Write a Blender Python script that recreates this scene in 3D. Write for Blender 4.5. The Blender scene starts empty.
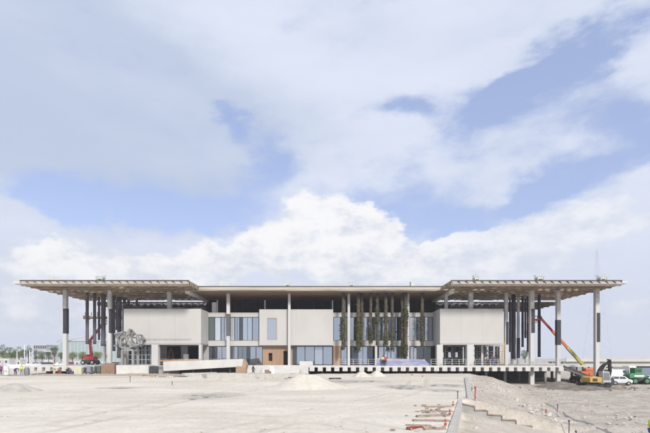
import bpy, bmesh, math, random
from mathutils import Vector, Matrix, noise
random.seed(7)
R = math.radians
SC = bpy.context.scene
COL = SC.collection

# ------------------------------------------------------------------ camera
EYE = 3.0
F = 433.33                      # focal length in photo pixels (24 mm on 36 mm, 650 px wide)
VX, VY = 325.0, 357.0           # where the horizon and the building's axis meet
cam = bpy.data.objects.new('camera', bpy.data.cameras.new('camera'))
COL.objects.link(cam)
cam.location = (0, 0, EYE)
cam.rotation_euler = (R(90), 0, 0)
cam.data.sensor_width = 36.0
cam.data.lens = 24.0
cam.data.shift_x = 0.0
cam.data.shift_y = (VY - 216.5) / 650.0
cam.data.clip_start = 0.1
cam.data.clip_end = 9000
SC.camera = cam

# ------------------------------------------------------------------ exposure
SC.view_settings.view_transform = 'Standard'
SC.view_settings.look = 'None'
SC.view_settings.gamma = 1.0
SC.view_settings.use_curve_mapping = False
SC.view_settings.exposure = 0.5
SC.cycles.max_bounces = 6
SC.cycles.diffuse_bounces = 3
SC.cycles.glossy_bounces = 3
SC.cycles.transmission_bounces = 3
SC.cycles.volume_bounces = 0
SC.cycles.use_denoising = True

# ------------------------------------------------------------------ sun
SUN_EL, SUN_AZ = R(34), R(158)          # azimuth clockwise from +Y: behind the camera, a little to its right
sun = bpy.data.objects.new('sun', bpy.data.lights.new('sun', 'SUN'))
COL.objects.link(sun)
sun.data.energy = 2.9
sun.data.angle = R(11)
sun.data.color = (1.0, 0.95, 0.88)
sd = Vector((math.sin(SUN_AZ) * math.cos(SUN_EL), math.cos(SUN_AZ) * math.cos(SUN_EL), math.sin(SUN_EL)))
sun.rotation_euler = sd.to_track_quat('Z', 'Y').to_euler()

# ------------------------------------------------------------------ world: sky and clouds
W = bpy.data.worlds.new('World')
SC.world = W
W.use_nodes = True
nt = W.node_tree
nt.nodes.clear()
def N(kind, **kw):
    n = nt.nodes.new(kind)
    for k, v in kw.items():
        setattr(n, k, v)
    return n
def LK(a, b): nt.links.new(a, b)
def M(op, a, b=None, c=None, clamp=False):
    n = N('ShaderNodeMath', operation=op, use_clamp=clamp)
    for i, x in enumerate((a, b, c)):
        if x is None: continue
        if isinstance(x, (int, float)): n.inputs[i].default_value = x
        else: LK(x, n.inputs[i])
    return n.outputs[0]
def SMOOTH(x, a, b, lo=0.0, hi=1.0):
    n = N('ShaderNodeMapRange', interpolation_type='SMOOTHSTEP', clamp=True)
    LK(x, n.inputs[0])
    n.inputs[1].default_value, n.inputs[2].default_value = a, b
    n.inputs[3].default_value, n.inputs[4].default_value = lo, hi
    return n.outputs[0]
def NOISE(vec, scale, detail=8, rough=0.55, dist=0.0):
    n = N('ShaderNodeTexNoise')
    LK(vec, n.inputs['Vector'])
    n.inputs['Scale'].default_value = scale
    n.inputs['Detail'].default_value = detail
    n.inputs['Roughness'].default_value = rough
    n.inputs['Distortion'].default_value = dist
    return n.outputs[0]
def VEC(x, y, z):
    n = N('ShaderNodeCombineXYZ')
    for i, q in enumerate((x, y, z)):
        if isinstance(q, (int, float)): n.inputs[i].default_value = q
        else: LK(q, n.inputs[i])
    return n.outputs[0]
tc = N('ShaderNodeTexCoord')
sep = N('ShaderNodeSeparateXYZ')
LK(tc.outputs['Generated'], sep.inputs[0])
dx, dy, dz = sep.outputs
az = M('ARCTAN2', dx, dy)                                        # azimuth from +Y
hor = M('SQRT', M('ADD', M('MULTIPLY', dx, dx), M('MULTIPLY', dy, dy)))
el = M('DIVIDE', dz, M('MAXIMUM', hor, 0.001))                   # tangent of the elevation
# cloud space: directions, flattened like layers overhead
base = VEC(az, M('MULTIPLY', el, 1.7), 3.1)
wx = M('MULTIPLY', M('SUBTRACT', NOISE(base, 4.0, 6, 0.6), 0.5), 0.34)
wy = M('MULTIPLY', M('SUBTRACT', NOISE(VEC(az, M('MULTIPLY', el, 1.7), 8.7), 4.0, 6, 0.6), 0.5), 0.22)
azw, elw = M('ADD', az, wx), M('ADD', el, wy)
def skypt(px, py):
    u, v = (px - VX) / F, (VY - py) / F
    return math.atan(u), v / math.sqrt(1 + u * u)
def blob(px, py, rx, ry, rot=0.0):
    a0, e0 = skypt(px, py)
    ex, ey = rx / F, ry / F
    c, s = math.cos(R(rot)), math.sin(R(rot))
    a = M('SUBTRACT', azw, a0); e = M('SUBTRACT', elw, e0)
    p = M('DIVIDE', M('ADD', M('MULTIPLY', a, c), M('MULTIPLY', e, s)), ex)
    q = M('DIVIDE', M('SUBTRACT', M('MULTIPLY', e, c), M('MULTIPLY', a, s)), ey)
    r2 = M('ADD', M('MULTIPLY', p, p), M('MULTIPLY', q, q))
    return M('POWER', 2.718, M('MULTIPLY', r2, -1.0))
def total(bl):
    t = bl[0]
    for b in bl[1:]: t = M('ADD', t, b)
    return t

# gaps where the blue shows through the high cloud
gaps = total([blob(*b) for b in (
    (218, 116, 26, 9, -8), (270, 158, 34, 26, -45), (215, 207, 80, 26, 0), (110, 204, 100, 15, 0), (40, 206, 40, 10, 0), (165, 222, 50, 16, 0),
    (395, 106, 34, 15, -8), (492, 112, 50, 32, 10), (545, 70, 62, 18, 28), (615, 110, 48, 34, 10), (600, 45, 40, 16, 30),
    (400, 200, 56, 30, 0), (455, 222, 50, 16, 0), (352, 225, 20, 24, 0), (605, 170, 60, 22, 6), (540, 195, 40, 12, 0))])
fine = NOISE(base, 9.0, 10, 0.62)
broad = NOISE(VEC(az, M('MULTIPLY', el, 2.2), 5.5), 3.0, 5, 0.5)
g = M('ADD', gaps, M('MULTIPLY', M('SUBTRACT', fine, 0.5), 1.7))
clear = SMOOTH(g, 0.04, 1.12, 0.0, 0.92)
# everywhere outside the view: ordinary broken cloud
side = SMOOTH(M('ABSOLUTE', az), 0.75, 1.15)
clear_side = SMOOTH(broad, 0.52, 0.66, 0.0, 0.75)
mixc = N('ShaderNodeMix'); LK(side, mixc.inputs[0]); LK(clear, mixc.inputs[2]); LK(clear_side, mixc.inputs[3])
cover = M('SUBTRACT', 1.0, mixc.outputs[0])
# heaped cumulus low over the horizon
heap = total([blob(*b) for b in (
    (282, 244, 52, 28, 16), (340, 208, 30, 26, 0), (360, 236, 20, 26, 0), (200, 262, 46, 16, 10), (55, 268, 62, 20, 0), (50, 250, 32, 12, 0), (40, 302, 80, 24, 0), (90, 325, 70, 16, 0), (130, 274, 60, 14, 0),
    (440, 262, 75, 24, 0), (425, 247, 34, 10, 0), (510, 248, 52, 24, 0), (560, 240, 46, 22, 0), (620, 238, 50, 18, 0), (640, 302, 26, 13, 0), (360, 270, 60, 20, 0))])
puff = NOISE(VEC(az, M('MULTIPLY', el, 1.15), 1.7), 16.0, 9, 0.58)
h = M('ADD', heap, M('MULTIPLY', M('SUBTRACT', puff, 0.5), 1.35))
heap_a = M('MULTIPLY', SMOOTH(h, 0.34, 0.84, 0.0, 0.95), SMOOTH(az, 0.12, 0.5, 1.0, 0.6))
def RGB(c):
    n = N('ShaderNodeRGB'); n.outputs[0].default_value = (*c, 1); return n.outputs[0]
def MIX(f, a, b):
    n = N('ShaderNodeMix', data_type='RGBA')
    if isinstance(f, (int, float)): n.inputs[0].default_value = f
    else: LK(f, n.inputs[0])
    LK(a, n.inputs[6]); LK(b, n.inputs[7]); return n.outputs[2]
sky = N('ShaderNodeTexSky', sky_type='NISHITA')
sky.sun_disc = False
sky.sun_elevation = SUN_EL
sky.sun_rotation = SUN_AZ
sky.altitude = 0
sky.air_density = 1.0
sky.dust_density = 1.2
sky.ozone_density = 1.5
SKY_STRENGTH = 0.10
# cloud colours are divided by the strength of the background that shows them
def CL(r, g_, b): return RGB((r / SKY_STRENGTH, g_ / SKY_STRENGTH, b / SKY_STRENGTH))
grey_side = total([blob(20, 110, 200, 130, 0), blob(170, 150, 120, 60, 0), blob(10, 40, 150, 90, 0)])
tone = M('ADD', M('MULTIPLY', SMOOTH(grey_side, 0.1, 1.3), -0.55), M('MULTIPLY', M('SUBTRACT', broad, 0.5), 1.1))
high = MIX(SMOOTH(tone, -0.75, 0.25), CL(0.37, 0.43, 0.55), CL(0.54, 0.578, 0.675))
low = MIX(SMOOTH(M('ADD', NOISE(VEC(az, M('MULTIPLY', el, 1.6), 9.9), 13.0, 9, 0.62), M('MULTIPLY', el, 0.5)), 0.42, 0.75), CL(0.475, 0.51, 0.585), CL(0.71, 0.705, 0.705))
deep = N('ShaderNodeMix', data_type='RGBA', blend_type='MULTIPLY'); deep.inputs[0].default_value = 1.0
LK(sky.outputs[0], deep.inputs[6]); LK(RGB((1.80, 1.52, 1.56)), deep.inputs[7])
blue = MIX(0.6, deep.outputs[2], CL(0.265, 0.34, 0.545))
c1 = MIX(cover, blue, high)
c2 = MIX(heap_a, c1, low)
lowhaze = SMOOTH(el, 0.02, 0.24, 0.38, 0.0)
c3 = MIX(lowhaze, c2, CL(0.50, 0.54, 0.63))
bg = N('ShaderNodeBackground')
LK(c3, bg.inputs[0])
bg.inputs[1].default_value = SKY_STRENGTH
out = N('ShaderNodeOutputWorld')
LK(bg.outputs[0], out.inputs[0])

# ================================================================== helpers
def at(px, py, Y):
    return Vector(((px - VX) * Y / F, Y, EYE - (py - VY) * Y / F))
def xat(px, Y): return (px - VX) * Y / F
def zat(py, Y): return EYE - (py - VY) * Y / F
def sstep(a, b, x):
    t = min(1.0, max(0.0, (x - a) / (b - a))); return t * t * (3 - 2 * t)

class MB:
    def __init__(s): s.v = []; s.f = []; s.sm = []
    def face(s, pts, sm=False):
        n = len(s.v); s.v += [Vector(p) for p in pts]; s.f.append(list(range(n, n + len(pts)))); s.sm.append(sm)
    def box(s, x0, x1, y0, y1, z0, z1):
        n = len(s.v)
        s.v += [Vector((x, y, z)) for z in (z0, z1) for y in (y0, y1) for x in (x0, x1)]
        for q in ((0, 2, 3, 1), (4, 5, 7, 6), (0, 1, 5, 4), (2, 6, 7, 3), (0, 4, 6, 2), (1, 3, 7, 5)):
            s.f.append([n + i for i in q]); s.sm.append(False)
        return s
    def cbox(s, c, d, rz=0.0, rx=0.0):
        n0 = len(s.v)
        s.box(-d[0] / 2, d[0] / 2, -d[1] / 2, d[1] / 2, -d[2] / 2, d[2] / 2)
        m = Matrix.Translation(Vector(c)) @ Matrix.Rotation(rz, 4, 'Z') @ Matrix.Rotation(rx, 4, 'X')
        for i in range(n0, len(s.v)): s.v[i] = m @ s.v[i]
        return s
    def beam(s, p, q, w, h=None, up=(0, 0, 1)):
        p, q = Vector(p), Vector(q); h = w if h is None else h
        d = (q - p).normalized(); u = Vector(up)
        if abs(d.dot(u)) > 0.98: u = Vector((0, 1, 0))
        a = d.cross(u).normalized() * (w / 2); b = a.cross(d).normalized() * (h / 2)
        n = len(s.v)
        for c in (p, q): s.v += [c - a - b, c + a - b, c + a + b, c - a + b]
        for k in range(4): s.f.append([n + k, n + (k + 1) % 4, n + 4 + (k + 1) % 4, n + 4 + k]); s.sm.append(False)
        s.f.append([n + 3, n + 2, n + 1, n]); s.sm.append(False)
        s.f.append([n + 4, n + 5, n + 6, n + 7]); s.sm.append(False)
        return s
    def tube(s, pts, r, k=8, smooth=True):
        pts = [Vector(p) for p in pts]
        rs = r if isinstance(r, (list, tuple)) else [r] * len(pts)
        n0 = len(s.v)
        for i, p in enumerate(pts):
            d = (pts[min(i + 1, len(pts) - 1)] - pts[max(i - 1, 0)]).normalized()
            u = Vector((0, 0, 1)) if abs(d.z) < 0.9 else Vector((0, 1, 0))
            a = d.cross(u).normalized(); b = a.cross(d).normalized()
            for j in range(k):
                t = 2 * math.pi * j / k
                s.v.append(p + (a * math.cos(t) + b * math.sin(t)) * rs[i])
        for i in range(len(pts) - 1):
            for j in range(k):
                j2 = (j + 1) % k
                s.f.append([n0 + i * k + j, n0 + i * k + j2, n0 + (i + 1) * k + j2, n0 + (i + 1) * k + j]); s.sm.append(smooth)
        s.f.append([n0 + j for j in range(k)][::-1]); s.sm.append(False)
        m = n0 + (len(pts) - 1) * k
        s.f.append([m + j for j in range(k)]); s.sm.append(False)
        return s
    def prism(s, pts, vec):
        pts = [Vector(p) for p in pts]; vec = Vector(vec); n = len(s.v); k = len(pts)
        s.v += pts + [p + vec for p in pts]
        s.f.append(list(range(n, n + k))[::-1]); s.sm.append(False)
        s.f.append(list(range(n + k, n + 2 * k))); s.sm.append(False)
        for i in range(k):
            j = (i + 1) % k
            s.f.append([n + i, n + j, n + k + j, n + k + i]); s.sm.append(False)
        return s
    def ball(s, c, r, sx=1, sy=1, sz=1, u=10, w=7, jit=0.0):
        c = Vector(c); n = len(s.v)
        for i in range(1, w):
            ph = math.pi * i / w
            for j in range(u):
                th = 2 * math.pi * j / u
                rr = r * (1 + random.uniform(-jit, jit))
                s.v.append(c + Vector((rr * sx * math.sin(ph) * math.cos(th), rr * sy * math.sin(ph) * math.sin(th), rr * sz * math.cos(ph))))
        s.v += [c + Vector((0, 0, r * sz)), c - Vector((0, 0, r * sz))]
        t, b = len(s.v) - 2, len(s.v) - 1
        for i in range(w - 2):
            for j in range(u):
                j2 = (j + 1) % u
                s.f.append([n + i * u + j, n + (i + 1) * u + j, n + (i + 1) * u + j2, n + i * u + j2]); s.sm.append(jit == 0)
        for j in range(u):
            j2 = (j + 1) % u
            s.f.append([t, n + j, n + j2]); s.sm.append(jit == 0)
            s.f.append([b, n + (w - 2) * u + j2, n + (w - 2) * u + j]); s.sm.append(jit == 0)
        return s
    def build(s, name, m, parent=None, bevel=0.0):
        me = bpy.data.meshes.new(name)
        off = wloc(parent) if parent is not None else Vector((0, 0, 0))
        org = Vector((0, 0, 0))
        if parent is None and s.v:      # a thing of its own gets its origin at the middle of its base
            xs = [v.x for v in s.v]; ys = [v.y for v in s.v]; zs = [v.z for v in s.v]
            org = Vector(((min(xs) + max(xs)) / 2, (min(ys) + max(ys)) / 2, min(zs)))
        me.from_pydata([v - off - org for v in s.v], [], s.f)
        me.polygons.foreach_set('use_smooth', s.sm)
        bm = bmesh.new(); bm.from_mesh(me); bmesh.ops.recalc_face_normals(bm, faces=bm.faces); bm.to_mesh(me); bm.free()
        me.materials.append(m)
        o = bpy.data.objects.new(name, me); COL.objects.link(o)
        o.location = org
        if parent is not None: o.parent = parent
        if bevel:
            b = o.modifiers.new('bevel', 'BEVEL'); b.width = bevel; b.segments = 2; b.limit_method = 'ANGLE'
        return o

def wloc(o):
    p = Vector(o.location)
    while o.parent is not None:
        o = o.parent; p = p + Vector(o.location)
    return p
def tag(o, label=None, cat=None, group=None, kind=None):
    if label: o['label'] = label
    if cat: o['category'] = cat
    if group: o['group'] = group
    if kind: o['kind'] = kind
    return o
def thing(name, label, cat, loc=(0, 0, 0), group=None):
    o = bpy.data.objects.new(name, None); COL.objects.link(o)
    o.location = loc; o.empty_display_size = 0.3
    return tag(o, label, cat, group)
KIDS = {}
def kids(o):
    return [c for c in bpy.data.objects if c.parent == o]
def copy_tree(o, parent=None):
    c = o.copy(); COL.objects.link(c)
    if parent is not None: c.parent = parent
    for ch in kids(o): copy_tree(ch, c)
    return c

# ------------------------------------------------------------------ materials
def mat(name, col, rough=0.8, var=0.12, scale=1.5, bump=0.0, bscale=20.0, metal=0.0, spec=0.35, col2=None, stretch=(1, 1, 1), detail=6):
    m = bpy.data.materials.new(name); m.use_nodes = True
    t = m.node_tree; b = t.nodes['Principled BSDF']
    b.inputs['Roughness'].default_value = rough; b.inputs['Metallic'].default_value = metal
    b.inputs['Specular IOR Level'].default_value = spec
    geo = t.nodes.new('ShaderNodeNewGeometry')
    mp = t.nodes.new('ShaderNodeMapping'); mp.inputs['Scale'].default_value = stretch
    t.links.new(geo.outputs['Position'], mp.inputs['Vector'])
    n = t.nodes.new('ShaderNodeTexNoise'); n.inputs['Scale'].default_value = scale; n.inputs['Detail'].default_value = detail
    n.inputs['Roughness'].default_value = 0.62
    t.links.new(mp.outputs[0], n.inputs['Vector'])
    r = t.nodes.new('ShaderNodeValToRGB')
    r.color_ramp.elements[0].position = 0.32; r.color_ramp.elements[1].position = 0.68
    c2 = col2 if col2 else tuple(min(1, c * (1 + var)) for c in col)
    c1 = tuple(c * (1 - var) for c in col) if not col2 else col
    r.color_ramp.elements[0].color = (*c1, 1); r.color_ramp.elements[1].color = (*c2, 1)
    t.links.new(n.outputs[0], r.inputs[0]); t.links.new(r.outputs[0], b.inputs['Base Color'])
    if bump:
        nb = t.nodes.new('ShaderNodeTexNoise'); nb.inputs['Scale'].default_value = bscale; nb.inputs['Detail'].default_value = 8
        t.links.new(mp.outputs[0], nb.inputs['Vector'])
        bp = t.nodes.new('ShaderNodeBump'); bp.inputs['Strength'].default_value = bump; bp.inputs['Distance'].default_value = 0.05
        t.links.new(nb.outputs[0], bp.inputs['Height']); t.links.new(bp.outputs[0], b.inputs['Normal'])
    return m
def glass_mat(name, col, refl=0.45, rough=0.015, tint=(0.86, 0.93, 1.0)):
    m = bpy.data.materials.new(name); m.use_nodes = True
    t = m.node_tree; t.nodes.clear()
    d = t.nodes.new('ShaderNodeBsdfDiffuse'); d.inputs[0].default_value = (*col, 1)
    g = t.nodes.new('ShaderNodeBsdfGlossy'); g.inputs['Color'].default_value = (*tint, 1); g.inputs['Roughness'].default_value = rough
    x = t.nodes.new('ShaderNodeMixShader'); x.inputs[0].default_value = refl
    nz = t.nodes.new('ShaderNodeTexNoise'); nz.inputs['Scale'].default_value = 0.6; nz.inputs['Detail'].default_value = 2
    geo = t.nodes.new('ShaderNodeNewGeometry'); t.links.new(geo.outputs['Position'], nz.inputs['Vector'])
    bp = t.nodes.new('ShaderNodeBump'); bp.inputs['Strength'].default_value = 0.16; bp.inputs['Distance'].default_value = 0.15
    t.links.new(nz.outputs[0], bp.inputs['Height']); t.links.new(bp.outputs[0], g.inputs['Normal'])
    o = t.nodes.new('ShaderNodeOutputMaterial')
    t.links.new(d.outputs[0], x.inputs[1]); t.links.new(g.outputs[0], x.inputs[2]); t.links.new(x.outputs[0], o.inputs[0])
    return m

CONC = mat('pale_concrete', (0.475, 0.462, 0.442), 0.85, 0.05, 0.35, 0.15, 8, stretch=(1, 1, 0.6), detail=9)
CONC_L = mat('light_concrete', (0.55, 0.535, 0.51), 0.85, 0.08, 0.8, 0.2, 8)
CONC_G = mat('grey_concrete', (0.32, 0.315, 0.30), 0.9, 0.14, 0.9, 0.3, 10)
CONC_D = mat('dark_concrete', (0.12, 0.115, 0.11), 0.9, 0.2, 0.8)
COLM = mat('column_concrete', (0.52, 0.51, 0.50), 0.75, 0.06, 0.7, stretch=(1, 1, 0.3))
WRAP = mat('black_wrap', (0.035, 0.034, 0.042), 0.6, 0.3, 3)
WRAP_G = mat('grey_wrap', (0.11, 0.10, 0.115), 0.6, 0.2, 3)
SLAT = mat('slat_wood', (0.11, 0.072, 0.045), 0.8, 0.25, 1.1, stretch=(0.3, 1.6, 1), col2=(0.28, 0.20, 0.135))
BEAMW = mat('canopy_beam', (0.31, 0.245, 0.18), 0.8, 0.25, 1.0)
FRONTW = mat('lit_front_slat_wood', (0.17, 0.13, 0.098), 0.8, 0.2, 0.9, stretch=(0.22, 2, 3), col2=(0.47, 0.415, 0.355))  # pale streaks put the light along the front underside into the colour
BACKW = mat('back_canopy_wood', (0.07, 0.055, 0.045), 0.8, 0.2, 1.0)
FASCIA = mat('canopy_fascia', (0.40, 0.37, 0.33), 0.8, 0.18, 0.7, stretch=(0.5, 1, 3))
SOFFIT = mat('timber_soffit', (0.19, 0.12, 0.07), 0.7, 0.2, 0.8, stretch=(0.12, 2.0, 1), col2=(0.34, 0.23, 0.15))
TIMBER = mat('entrance_timber', (0.27, 0.17, 0.105), 0.6, 0.15, 1.0, stretch=(5, 1, 0.35), col2=(0.37, 0.25, 0.165))
DARK = mat('recess_shade', (0.028, 0.026, 0.025), 0.9, 0.3, 1.0)  # near-black, so the shade of unlit insides and gaps is in the colour
STEEL = mat('dark_steel', (0.06, 0.06, 0.065), 0.5, 0.2, 2.0, metal=0.3)
GALV = mat('galvanised_steel', (0.45, 0.46, 0.46), 0.5, 0.15, 2.0, metal=0.4)
SCULPT = mat('grey_painted_steel', (0.25, 0.25, 0.24), 0.6, 0.15, 1.5)
WHITE = mat('white_paint', (0.74, 0.74, 0.73), 0.5, 0.04, 1.0)
VENT = mat('pale_roof_metal', (0.50, 0.52, 0.50), 0.6, 0.1, 2.0)
BLACK = mat('black_rubber', (0.02, 0.02, 0.02), 0.8, 0.2, 3)
RED = mat('red_paint', (0.32, 0.06, 0.055), 0.5, 0.12, 1.6, col2=(0.45, 0.035, 0.04))
TRAILER = mat('trailer_white', (0.50, 0.50, 0.49), 0.6, 0.12, 0.8)
ORANGE = mat('orange_paint', (0.45, 0.16, 0.08), 0.55, 0.12, 1.6, col2=(0.60, 0.12, 0.035))
LIME = mat('yellow_green_paint', (0.36, 0.33, 0.10), 0.5, 0.12, 2.0)
YELLOW = mat('yellow_paint', (0.44, 0.30, 0.10), 0.6, 0.15, 1.6, col2=(0.58, 0.35, 0.05))
GREEN = mat('green_paint', (0.09, 0.20, 0.11), 0.55, 0.12, 1.4, col2=(0.04, 0.26, 0.10))
BLUE = mat('blue_paint', (0.04, 0.08, 0.40), 0.5, 0.1, 2.0)
HIVIS = mat('hivis_yellow', (0.55, 0.68, 0.06), 0.8, 0.08, 6)
HIVIS_O = mat('hivis_orange', (0.78, 0.20, 0.03), 0.8, 0.08, 6)
C_BLUE = mat('blue_cloth', (0.05, 0.09, 0.26), 0.9, 0.15, 5)
C_DARK = mat('dark_cloth', (0.03, 0.035, 0.06), 0.9, 0.2, 5)
C_GREY = mat('grey_cloth', (0.22, 0.23, 0.26), 0.9, 0.15, 5)
C_RUST = mat('rust_cloth', (0.24, 0.06, 0.035), 0.9, 0.15, 5)
C_PALE = mat('pale_cloth', (0.55, 0.55, 0.40), 0.9, 0.1, 5)
C_MAG = mat('magenta_cloth', (0.28, 0.04, 0.18), 0.9, 0.1, 5)
C_RED = mat('red_cloth', (0.55, 0.05, 0.06), 0.9, 0.1, 5)
SKIN = mat('skin', (0.36, 0.20, 0.13), 0.6, 0.06, 8)
BRICK = mat('stacked_brick', (0.22, 0.135, 0.095), 0.9, 0.3, 6, col2=(0.36, 0.25, 0.19))
CRATEW = mat('crate_plywood', (0.32, 0.215, 0.14), 0.8, 0.2, 3, stretch=(1, 1, 4), col2=(0.44, 0.32, 0.225))
PATHC = mat('kerb_concrete', (0.45, 0.435, 0.40), 0.85, 0.12, 1.5, 0.2, 8)
PLANKM = mat('rusty_plank', (0.20, 0.145, 0.11), 0.9, 0.2, 2.2, stretch=(1, 3, 1), col2=(0.40, 0.335, 0.28))
SANDP = mat('pale_sand', (0.545, 0.51, 0.44), 0.95, 0.08, 1.6, 0.6, 9)
DIRTP = mat('grey_dirt', (0.17, 0.15, 0.128), 0.95, 0.3, 1.2, 0.6, 6)
BARK = mat('bark', (0.13, 0.10, 0.075), 0.95, 0.25, 3)
LEAF_D = mat('leaf_dark', (0.035, 0.065, 0.022), 0.8, 0.3, 0.9, col2=(0.075, 0.12, 0.035))
LEAF_M = mat('leaf_mid', (0.06, 0.10, 0.025), 0.8, 0.3, 0.9, col2=(0.11, 0.17, 0.04))
LEAF_Y = mat('leaf_yellow', (0.12, 0.16, 0.03), 0.8, 0.3, 0.9, col2=(0.19, 0.23, 0.05))
GARDEN = mat('garden_leaf', (0.032, 0.038, 0.017), 0.85, 0.3, 1.3, col2=(0.115, 0.13, 0.030))
GARDEN_W = mat('garden_felt', (0.045, 0.036, 0.028), 0.95, 0.25, 2.0, col2=(0.11, 0.088, 0.068))
GLASS = glass_mat('window_glass', (0.05, 0.06, 0.07), 0.52)
GLASS_D = glass_mat('dark_glass', (0.02, 0.025, 0.03), 0.12)
GLASS_L = glass_mat('blind_glass', (0.22, 0.25, 0.28), 0.42)
GLASS_M = glass_mat('green_dark_glass', (0.05, 0.075, 0.075), 0.26)
GLASS_W = glass_mat('filmed_glass', (0.42, 0.47, 0.50), 0.30)
CARGL = glass_mat('car_glass', (0.02, 0.022, 0.025), 0.15)
TEAL = glass_mat('teal_glass', (0.26, 0.33, 0.31), 0.30, 0.1)
BLDG_G = mat('far_grey_wall', (0.34, 0.35, 0.36), 0.9, 0.06, 0.1)
BLDG_W = mat('far_pale_wall', (0.52, 0.51, 0.50), 0.9, 0.06, 0.1)
FABRIC = mat('silt_fabric', (0.36, 0.305, 0.26), 0.95, 0.1, 1.0)
BRIDGE = mat('bridge_concrete', (0.50, 0.49, 0.46), 0.9, 0.08, 0.2)

def ground_material():
    m = bpy.data.materials.new('limestone_fill'); m.use_nodes = True
    t = m.node_tree; b = t.nodes['Principled BSDF']; b.inputs['Roughness'].default_value = 0.95; b.inputs['Specular IOR Level'].default_value = 0.15
    def nd(k): return t.nodes.new(k)
    geo = nd('ShaderNodeNewGeometry')
    att = nd('ShaderNodeAttribute'); att.attribute_name = 'rubble'
    def noise_(scale, detail, stretch=(1, 1, 1), rough=0.6, dist=0.0):
        mp = nd('ShaderNodeMapping'); mp.inputs['Scale'].default_value = stretch
        t.links.new(geo.outputs['Position'], mp.inputs['Vector'])
        n = nd('ShaderNodeTexNoise'); n.inputs['Scale'].default_value = scale; n.inputs['Detail'].default_value = detail
        n.inputs['Roughness'].default_value = rough; n.inputs['Distortion'].default_value = dist
        t.links.new(mp.outputs[0], n.inputs['Vector']); return n.outputs[0]
    def ramp(x, a, b_, ca, cb):
        r = nd('ShaderNodeValToRGB'); r.color_ramp.elements[0].position = a; r.color_ramp.elements[1].position = b_
        r.color_ramp.elements[0].color = (*ca, 1); r.color_ramp.elements[1].color = (*cb, 1)
        t.links.new(x, r.inputs[0]); return r.outputs[0]
    def mix(f, a, b_, mode='MIX'):
        n = nd('ShaderNodeMix'); n.data_type = 'RGBA'; n.blend_type = mode
        if isinstance(f, float): n.inputs[0].default_value = f
        else: t.links.new(f, n.inputs[0])
        t.links.new(a, n.inputs[6]); t.links.new(b_, n.inputs[7]); return n.outputs[2]
    big = ramp(noise_(0.09, 5, (1, 1.6, 1)), 0.35, 0.65, (0.565, 0.516, 0.437), (0.695, 0.65, 0.57))
    tracks = ramp(noise_(0.55, 7, (0.16, 1.0, 1), 0.65, 1.2), 0.36, 0.52, (0.91, 0.91, 0.91), (1, 1, 1))
    fine = ramp(noise_(3.2, 8), 0.3, 0.62, (0.86, 0.855, 0.85), (1.0, 1.0, 1.0))
    pad = mix(1.0, mix(1.0, big, tracks, 'MULTIPLY'), fine, 'MULTIPLY')
    rb = ramp(noise_(0.5, 9, (1, 1, 1), 0.68), 0.34, 0.66, (0.375, 0.335, 0.285), (0.57, 0.52, 0.455))
    rf = ramp(noise_(5.0, 6), 0.32, 0.6, (0.78, 0.77, 0.76), (1, 1, 1))
    rub = mix(1.0, rb, rf, 'MULTIPLY')
    trk = nd('ShaderNodeAttribute'); trk.attribute_name = 'track'
    pad = mix(trk.outputs['Fac'], pad, ramp(noise_(1.8, 6), 0.3, 0.7, (0.38, 0.345, 0.295), (0.52, 0.475, 0.41)))
    t.links.new(mix(att.outputs['Fac'], pad, rub), b.inputs['Base Color'])
    bn = noise_(2.5, 10, (1, 1, 1), 0.7)
    bp = nd('ShaderNodeBump'); bp.inputs['Distance'].default_value = 0.10
    ma = nd('ShaderNodeMath'); ma.operation = 'MULTIPLY_ADD'; ma.inputs[1].default_value = 0.78; ma.inputs[2].default_value = 0.22
    t.links.new(att.outputs['Fac'], ma.inputs[0]); t.links.new(ma.outputs[0], bp.inputs['Strength'])
    t.links.new(bn, bp.inputs['Height']); t.links.new(bp.outputs[0], b.inputs['Normal'])
    return m
GROUND = ground_material()

# ================================================================== the ground
def edge_d(x, y): return x - (9.2 + 0.343 * (y - 30.0))        # metres to the right of the pad's edge
def fr(x, y, s, o=5): return noise.fractal(Vector((x * s, y * s, 0.37)), 0.9, 2.1, o)
def ground_z(x, y):
    d = edge_d(x, y)
    n_soft = 0.045 * fr(x, y, 0.22) + 0.03 * fr(x * 0.5, y, 1.1)
    z = n_soft
    if y > 46:                                               # a low berm of fill on the left
        z += 0.32 * sstep(46, 55, y) * sstep(-4, -18, x) * (1 - sstep(60, 68, y))
    if y > 60: z += 0.22 * sstep(60, 70, y) * (1 - sstep(0, 6, d)) * sstep(-6, 0, x)
    rough = 0.13 * fr(x, y, 0.33, 7) + 0.07 * fr(x + 40, y, 1.3, 5)
    if y > 30.05:
        k = sstep(0.2, 9.0, d)
        zz = -1.85 * k + rough * sstep(0.4, 3.0, d) + 0.35 * sstep(1, 4, d) * (1 - sstep(5, 11, d)) * sstep(52, 66, y)
        if d > 0.2: z = z * (1 - sstep(0.2, 2.5, d)) + zz
    elif d > 0.15:
        z = -0.75 - 0.22 * min(d, 7.0) + 0.3 * rough
        if d > 7: z += (-1.85 - z + rough * 0.7) * sstep(7, 11, d)
    if x > -3.2 and y > 72.4:
        z += (-1.75 - z) * sstep(72.6, 74.6, y) * (1 if y < 118 else 1 - sstep(118, 130, y)) * (1.0 if x < 46 else 1.0)
    if y > 118: z += (-0.4 - z) * sstep(118, 135, y)
    if abs(x) > 90: z += (-0.5 - z) * sstep(90, 140, abs(x))
    return z
def steps_(a, b, s):
    n = max(1, round((b - a) / s)); return [a + (b - a) * i / n for i in range(n)]
xs = [-1000, -700, -500, -300, -200, -150] + steps_(-120, -60, 3) + steps_(-60, -36, 0.7) + steps_(-36, 0, 0.26) + steps_(0, 26, 0.22) + steps_(26, 60, 0.4) + steps_(60, 120, 3) + [120, 150, 200, 300, 500, 700, 1000]
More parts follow.
